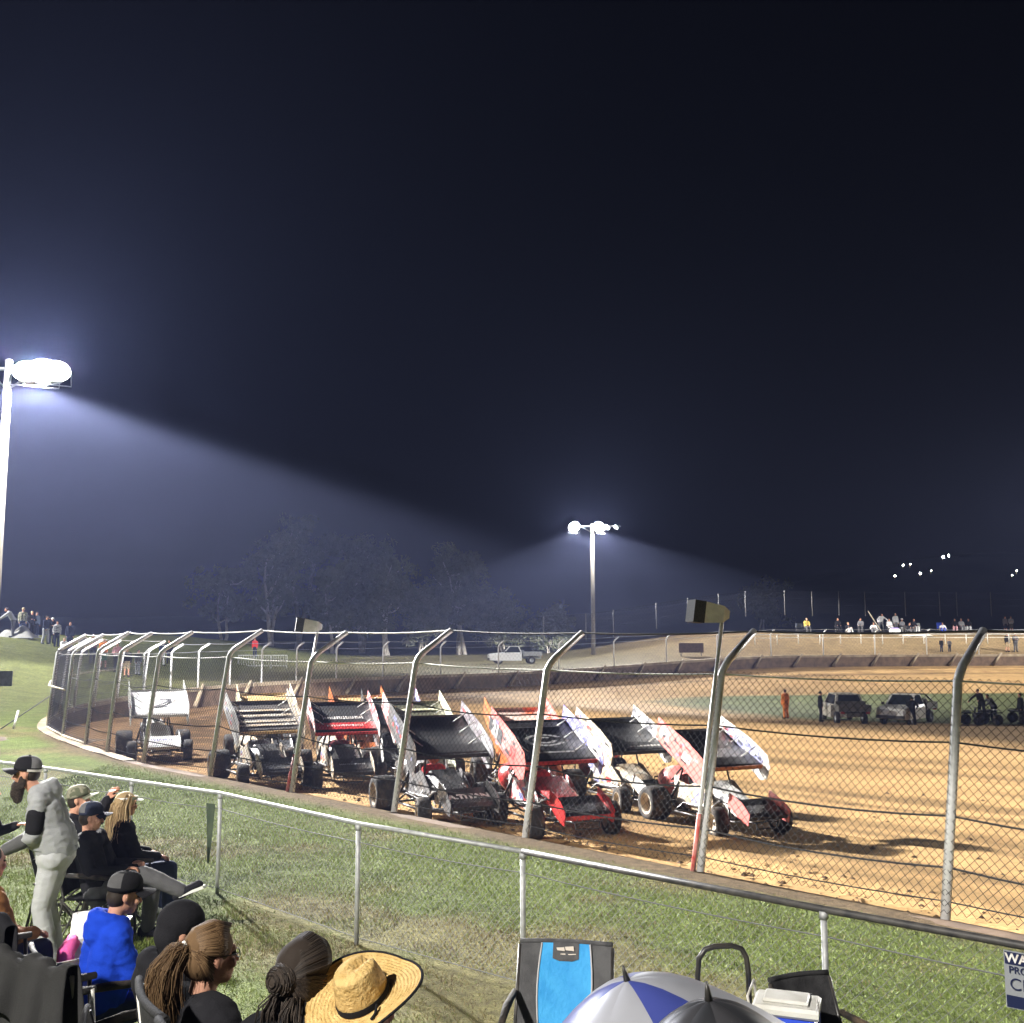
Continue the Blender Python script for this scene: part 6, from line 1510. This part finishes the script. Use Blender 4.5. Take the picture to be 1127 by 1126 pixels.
# far bank: seated on the crest, standing below
def crest(px, r=12.2):
    best = None
    for i in range(NL):
        if LOOP[i][1] < 75 or LOOP[i][0] > 75: continue
        X = LOOP[i][0]+NORM[i].x*r; Y = LOOP[i][1]+NORM[i].y*r; e = abs(563.5+FPX*X/Y-px)
        if best is None or e < best[0]: best = (e, X, Y, i)
    X, Y = best[1], best[2]; X = (px-563.5)/FPX*Y; return V((X, Y, hout(X, Y, r)))
RIGHT = [(886, 'sit', yel, dgr, 'spectator in yellow seated at the left end of the crest row'), (920, 'sit', blk, blk, 'spectator in black seated fourth post from the left on the far crest'),
 (930, 'low', blk, wht, 'spectator in black with white trousers sprawled on the far crest'), (945, 'sit', mgr, dgr, 'spectator in mid grey seated apart between two posts on the far crest'),
 (959, 'low', wht, mgr, 'spectator in white crouching left of the slanting pole on the far crest'), (967, 'reach', lgr, dgr, 'spectator in light grey leaning on a slanting pole on the far crest'),
 (976, 'sit', wht, wht, 'spectator all in white in the middle of the crest row'), (983, 'stand', gry, dgr, 'spectator in grey standing just right of the one all in white on the crest'),
 (990, 'sit', mgr, wht, 'spectator with a white cap seated on the far crest'), (997, 'low', blk, dgr, 'spectator in black crouched low in the middle of the crest row'),
 (1003, 'sit', blk, wht, 'spectator in black with pale trousers left of the empty grey chair on the crest'), (1034, 'low', wht, blu, 'spectator in white sitting below the blue chair on the far crest'),
 (1048, 'sit', blk, pnk, 'spectator in black with pink trousers on the far crest'), (1055, 'sit', gry, gry, 'spectator all in grey between the pink-trousered one and the last seated one on the crest'),
 (1063, 'sit', blk, wht, 'last seated spectator, dark top and white legs, near the right of the crest')]
CH = {886: 'the spectator in yellow', 920: 'the spectator in black by the fourth post', 945: 'the lone spectator in mid grey', 976: 'the spectator all in white', 990: 'the white-capped spectator',
 1003: 'the spectator in black with pale trousers', 1048: 'the spectator in pink trousers', 1055: 'the spectator all in grey', 1063: 'the last seated spectator on the right'}
for k, (px, pose, top, low, lab) in enumerate(RIGHT):
    p = crest(px, 12.2 if pose != 'low' else 11.4)
    far_person(lab, p, R(-90+random.uniform(-25, 25)), pose, top, low, wht if px == 990 else random.choice((hair_dark, hair_brown, hair_blond)), gR, False, 'cap' if px == 990 else 'hair', 1.18)
    if pose == 'sit':
        camp_chair('folding chair on the far crest under '+CH[px], p-V((0, -.03, 0)), R(-90), fab_black, w=.5, back=.8)
camp_chair('empty grey camp chair on the far crest', crest(1008), R(-90), mat('chair_midgrey', (.2, .21, .2), .8), w=.6, back=1.0)
camp_chair('empty royal blue camp chair on the far crest', crest(1032, 12.6), R(-90), mat('chair_royal', (.02, .06, .45), .8), w=.6, back=1.05)
camp_chair('empty dark blue-grey camp chair at the left end of the far crest', crest(878), R(-90), mat('chair_slate', (.07, .09, .13), .8), w=.7, back=.95)
far_person('spectator in grey top and dark shorts, left of the pair standing on the crest', crest(1103), R(-90), 'stand', mgr, nav, hair_dark, gR, True)
far_person('spectator in pale grey, right of the pair standing on the crest', crest(1109.5), R(-100), 'fold', gry, dgr, hair_brown, gR, True)
far_person('spectator in black with pale legs standing behind the low rail near the right edge', crest(1104, 2.2), R(-90), 'stand', blk, khk, hair_blond, gR, True)
far_person('spectator in a dark jacket with folded arms behind the low rail at the right edge', crest(1113, 2.2), R(-95), 'fold', dgr, dgr, wht, gR, False, 'cap')
far_person('small figure in black behind the low rail, left of two beside the bent post', crest(1032, 2.4), R(-90), 'stand', blk, nav, hair_dark, gR, False, 'hair', .72)
far_person('small figure in dark grey behind the low rail, right of two beside the bent post', crest(1041, 2.4), R(-110), 'fold', dgr, nav, hair_dark, gR, False, 'hair', .68)
p = crest(967, 11.9); o = MB().tube([(0, 0, .2), (-1.3, 0, 2.3)], .05, 6).build('slanting_pole', pale_timber); o.location = p; tag(o, 'thin slanting pole leaning on a crest fence post on the far bank', 'pole')
p = crest(1001, 9.6); bl = empty('picnic_blanket', 'pale blanket spread on the far bank below the crest', 'blanket', p, R(0)); g = [[V((u*1.7-.0, v*1.2, hout(p.x+u*1.7, p.y+v*1.2, 9.6+v*1.2)-p.z+.05+.03*math.sin(u*7+v*4))) for v in [k/6*2-1 for k in range(7)]] for u in [i/10*2-1 for i in range(11)]]; MB().sheet(g).build('cloth', cloth('blanket_cloth', (.55, .5, .42)), bl)
p = crest(982, 9.8); o = empty('cool_bag', 'white and violet cool bag on the far bank left of the blanket', 'bag', p); MB().box((0, 0, .35), (1.0, .5, .4), bev=.06).build('bag_body', wht, o); MB().box((0, 0, .6), (.7, .42, .14), bev=.04).build('bag_top', vio, o)
# dark board on the bank, barriers at left end of the low rail
p = crest(759, 3.2); o = empty('notice_board', 'dark rectangular board standing on the far bank', 'board', p); MB().box((0, 0, .75), (2.2, .08, .85), bev=.01).build('face', mat('board_brown', (.06, .035, .025), .8, (.1, .06, .04), 4), o)
for s in (-.9, .9): MB().tube([(s, .07, -.2), (s, .07, 1.15)], .05, 6).build('post', timber_pole, o)
# people on the infield
far_person('person in orange overalls standing on the infield grass, turned away', on_inf(865, 63), R(110), 'stand', orn, orn, hair_dark, 'people on the infield', False, 'hair', .98)
far_person('person in dark clothes standing by the cab of the dusty ute', on_inf(903, 61.3), R(-20), 'stand', blk, blk, hair_dark, 'people on the infield')
far_person('person in black leaning over the tray of the white service ute', on_inf(1003, 58.6), R(60), 'bend', blk, blk, hair_dark, 'people on the infield')
q = on_inf(1081, 59.5); far_person('person in black astride the quad bike', q+V((0, 0, .32)), R(200), 'reach', blk, blk, hair_dark, 'people on the infield', scale=1.0)
far_person('person in black standing beside the quad bike at the right edge', on_inf(1124, 60), R(180), 'stand', blk, blk, hair_dark, 'people on the infield')
far_person('person in dark grey crouching behind the quad bike', on_inf(1094, 60.6), R(190), 'bend', dgr, blk, hair_dark, 'people on the infield')
# drivers
cars = [o for o in bpy.data.objects if o.parent is None and o.get('category') == 'race car']
SUIT = [('white', wht, white_p), ('tan', khk, tan_p), ('grey', mgr, mudwhite), ('orange', orn, orange_p), ('maroon', mar, red_p), ('olive', camo, cream_p), ('black', blk, grey_p), ('scarlet', red, orange_p), ('dark red', mar, white_p), ('red', red, maroon_p), ('navy', nav, pink_p), ('grey and black', dgr, black_p)]
for c, (nm, top, hel) in zip(sorted(cars, key=lambda o: o.name), SUIT):
    M = c.matrix_basis
    what = c['label'].split(' sprint car')[0] if not c['label'].startswith('sprint car') else 'sprint car '+c['label'][len('sprint car '):].split(',')[0]
    o = far_person('helmeted driver in '+nm+' seated in the '+' '.join(what.split()[:8]), M @ V((-.42, 0, .22)), c.rotation_euler.z, 'drive', top, top, hel, 'sprint car drivers', False, 'helmet', .88)
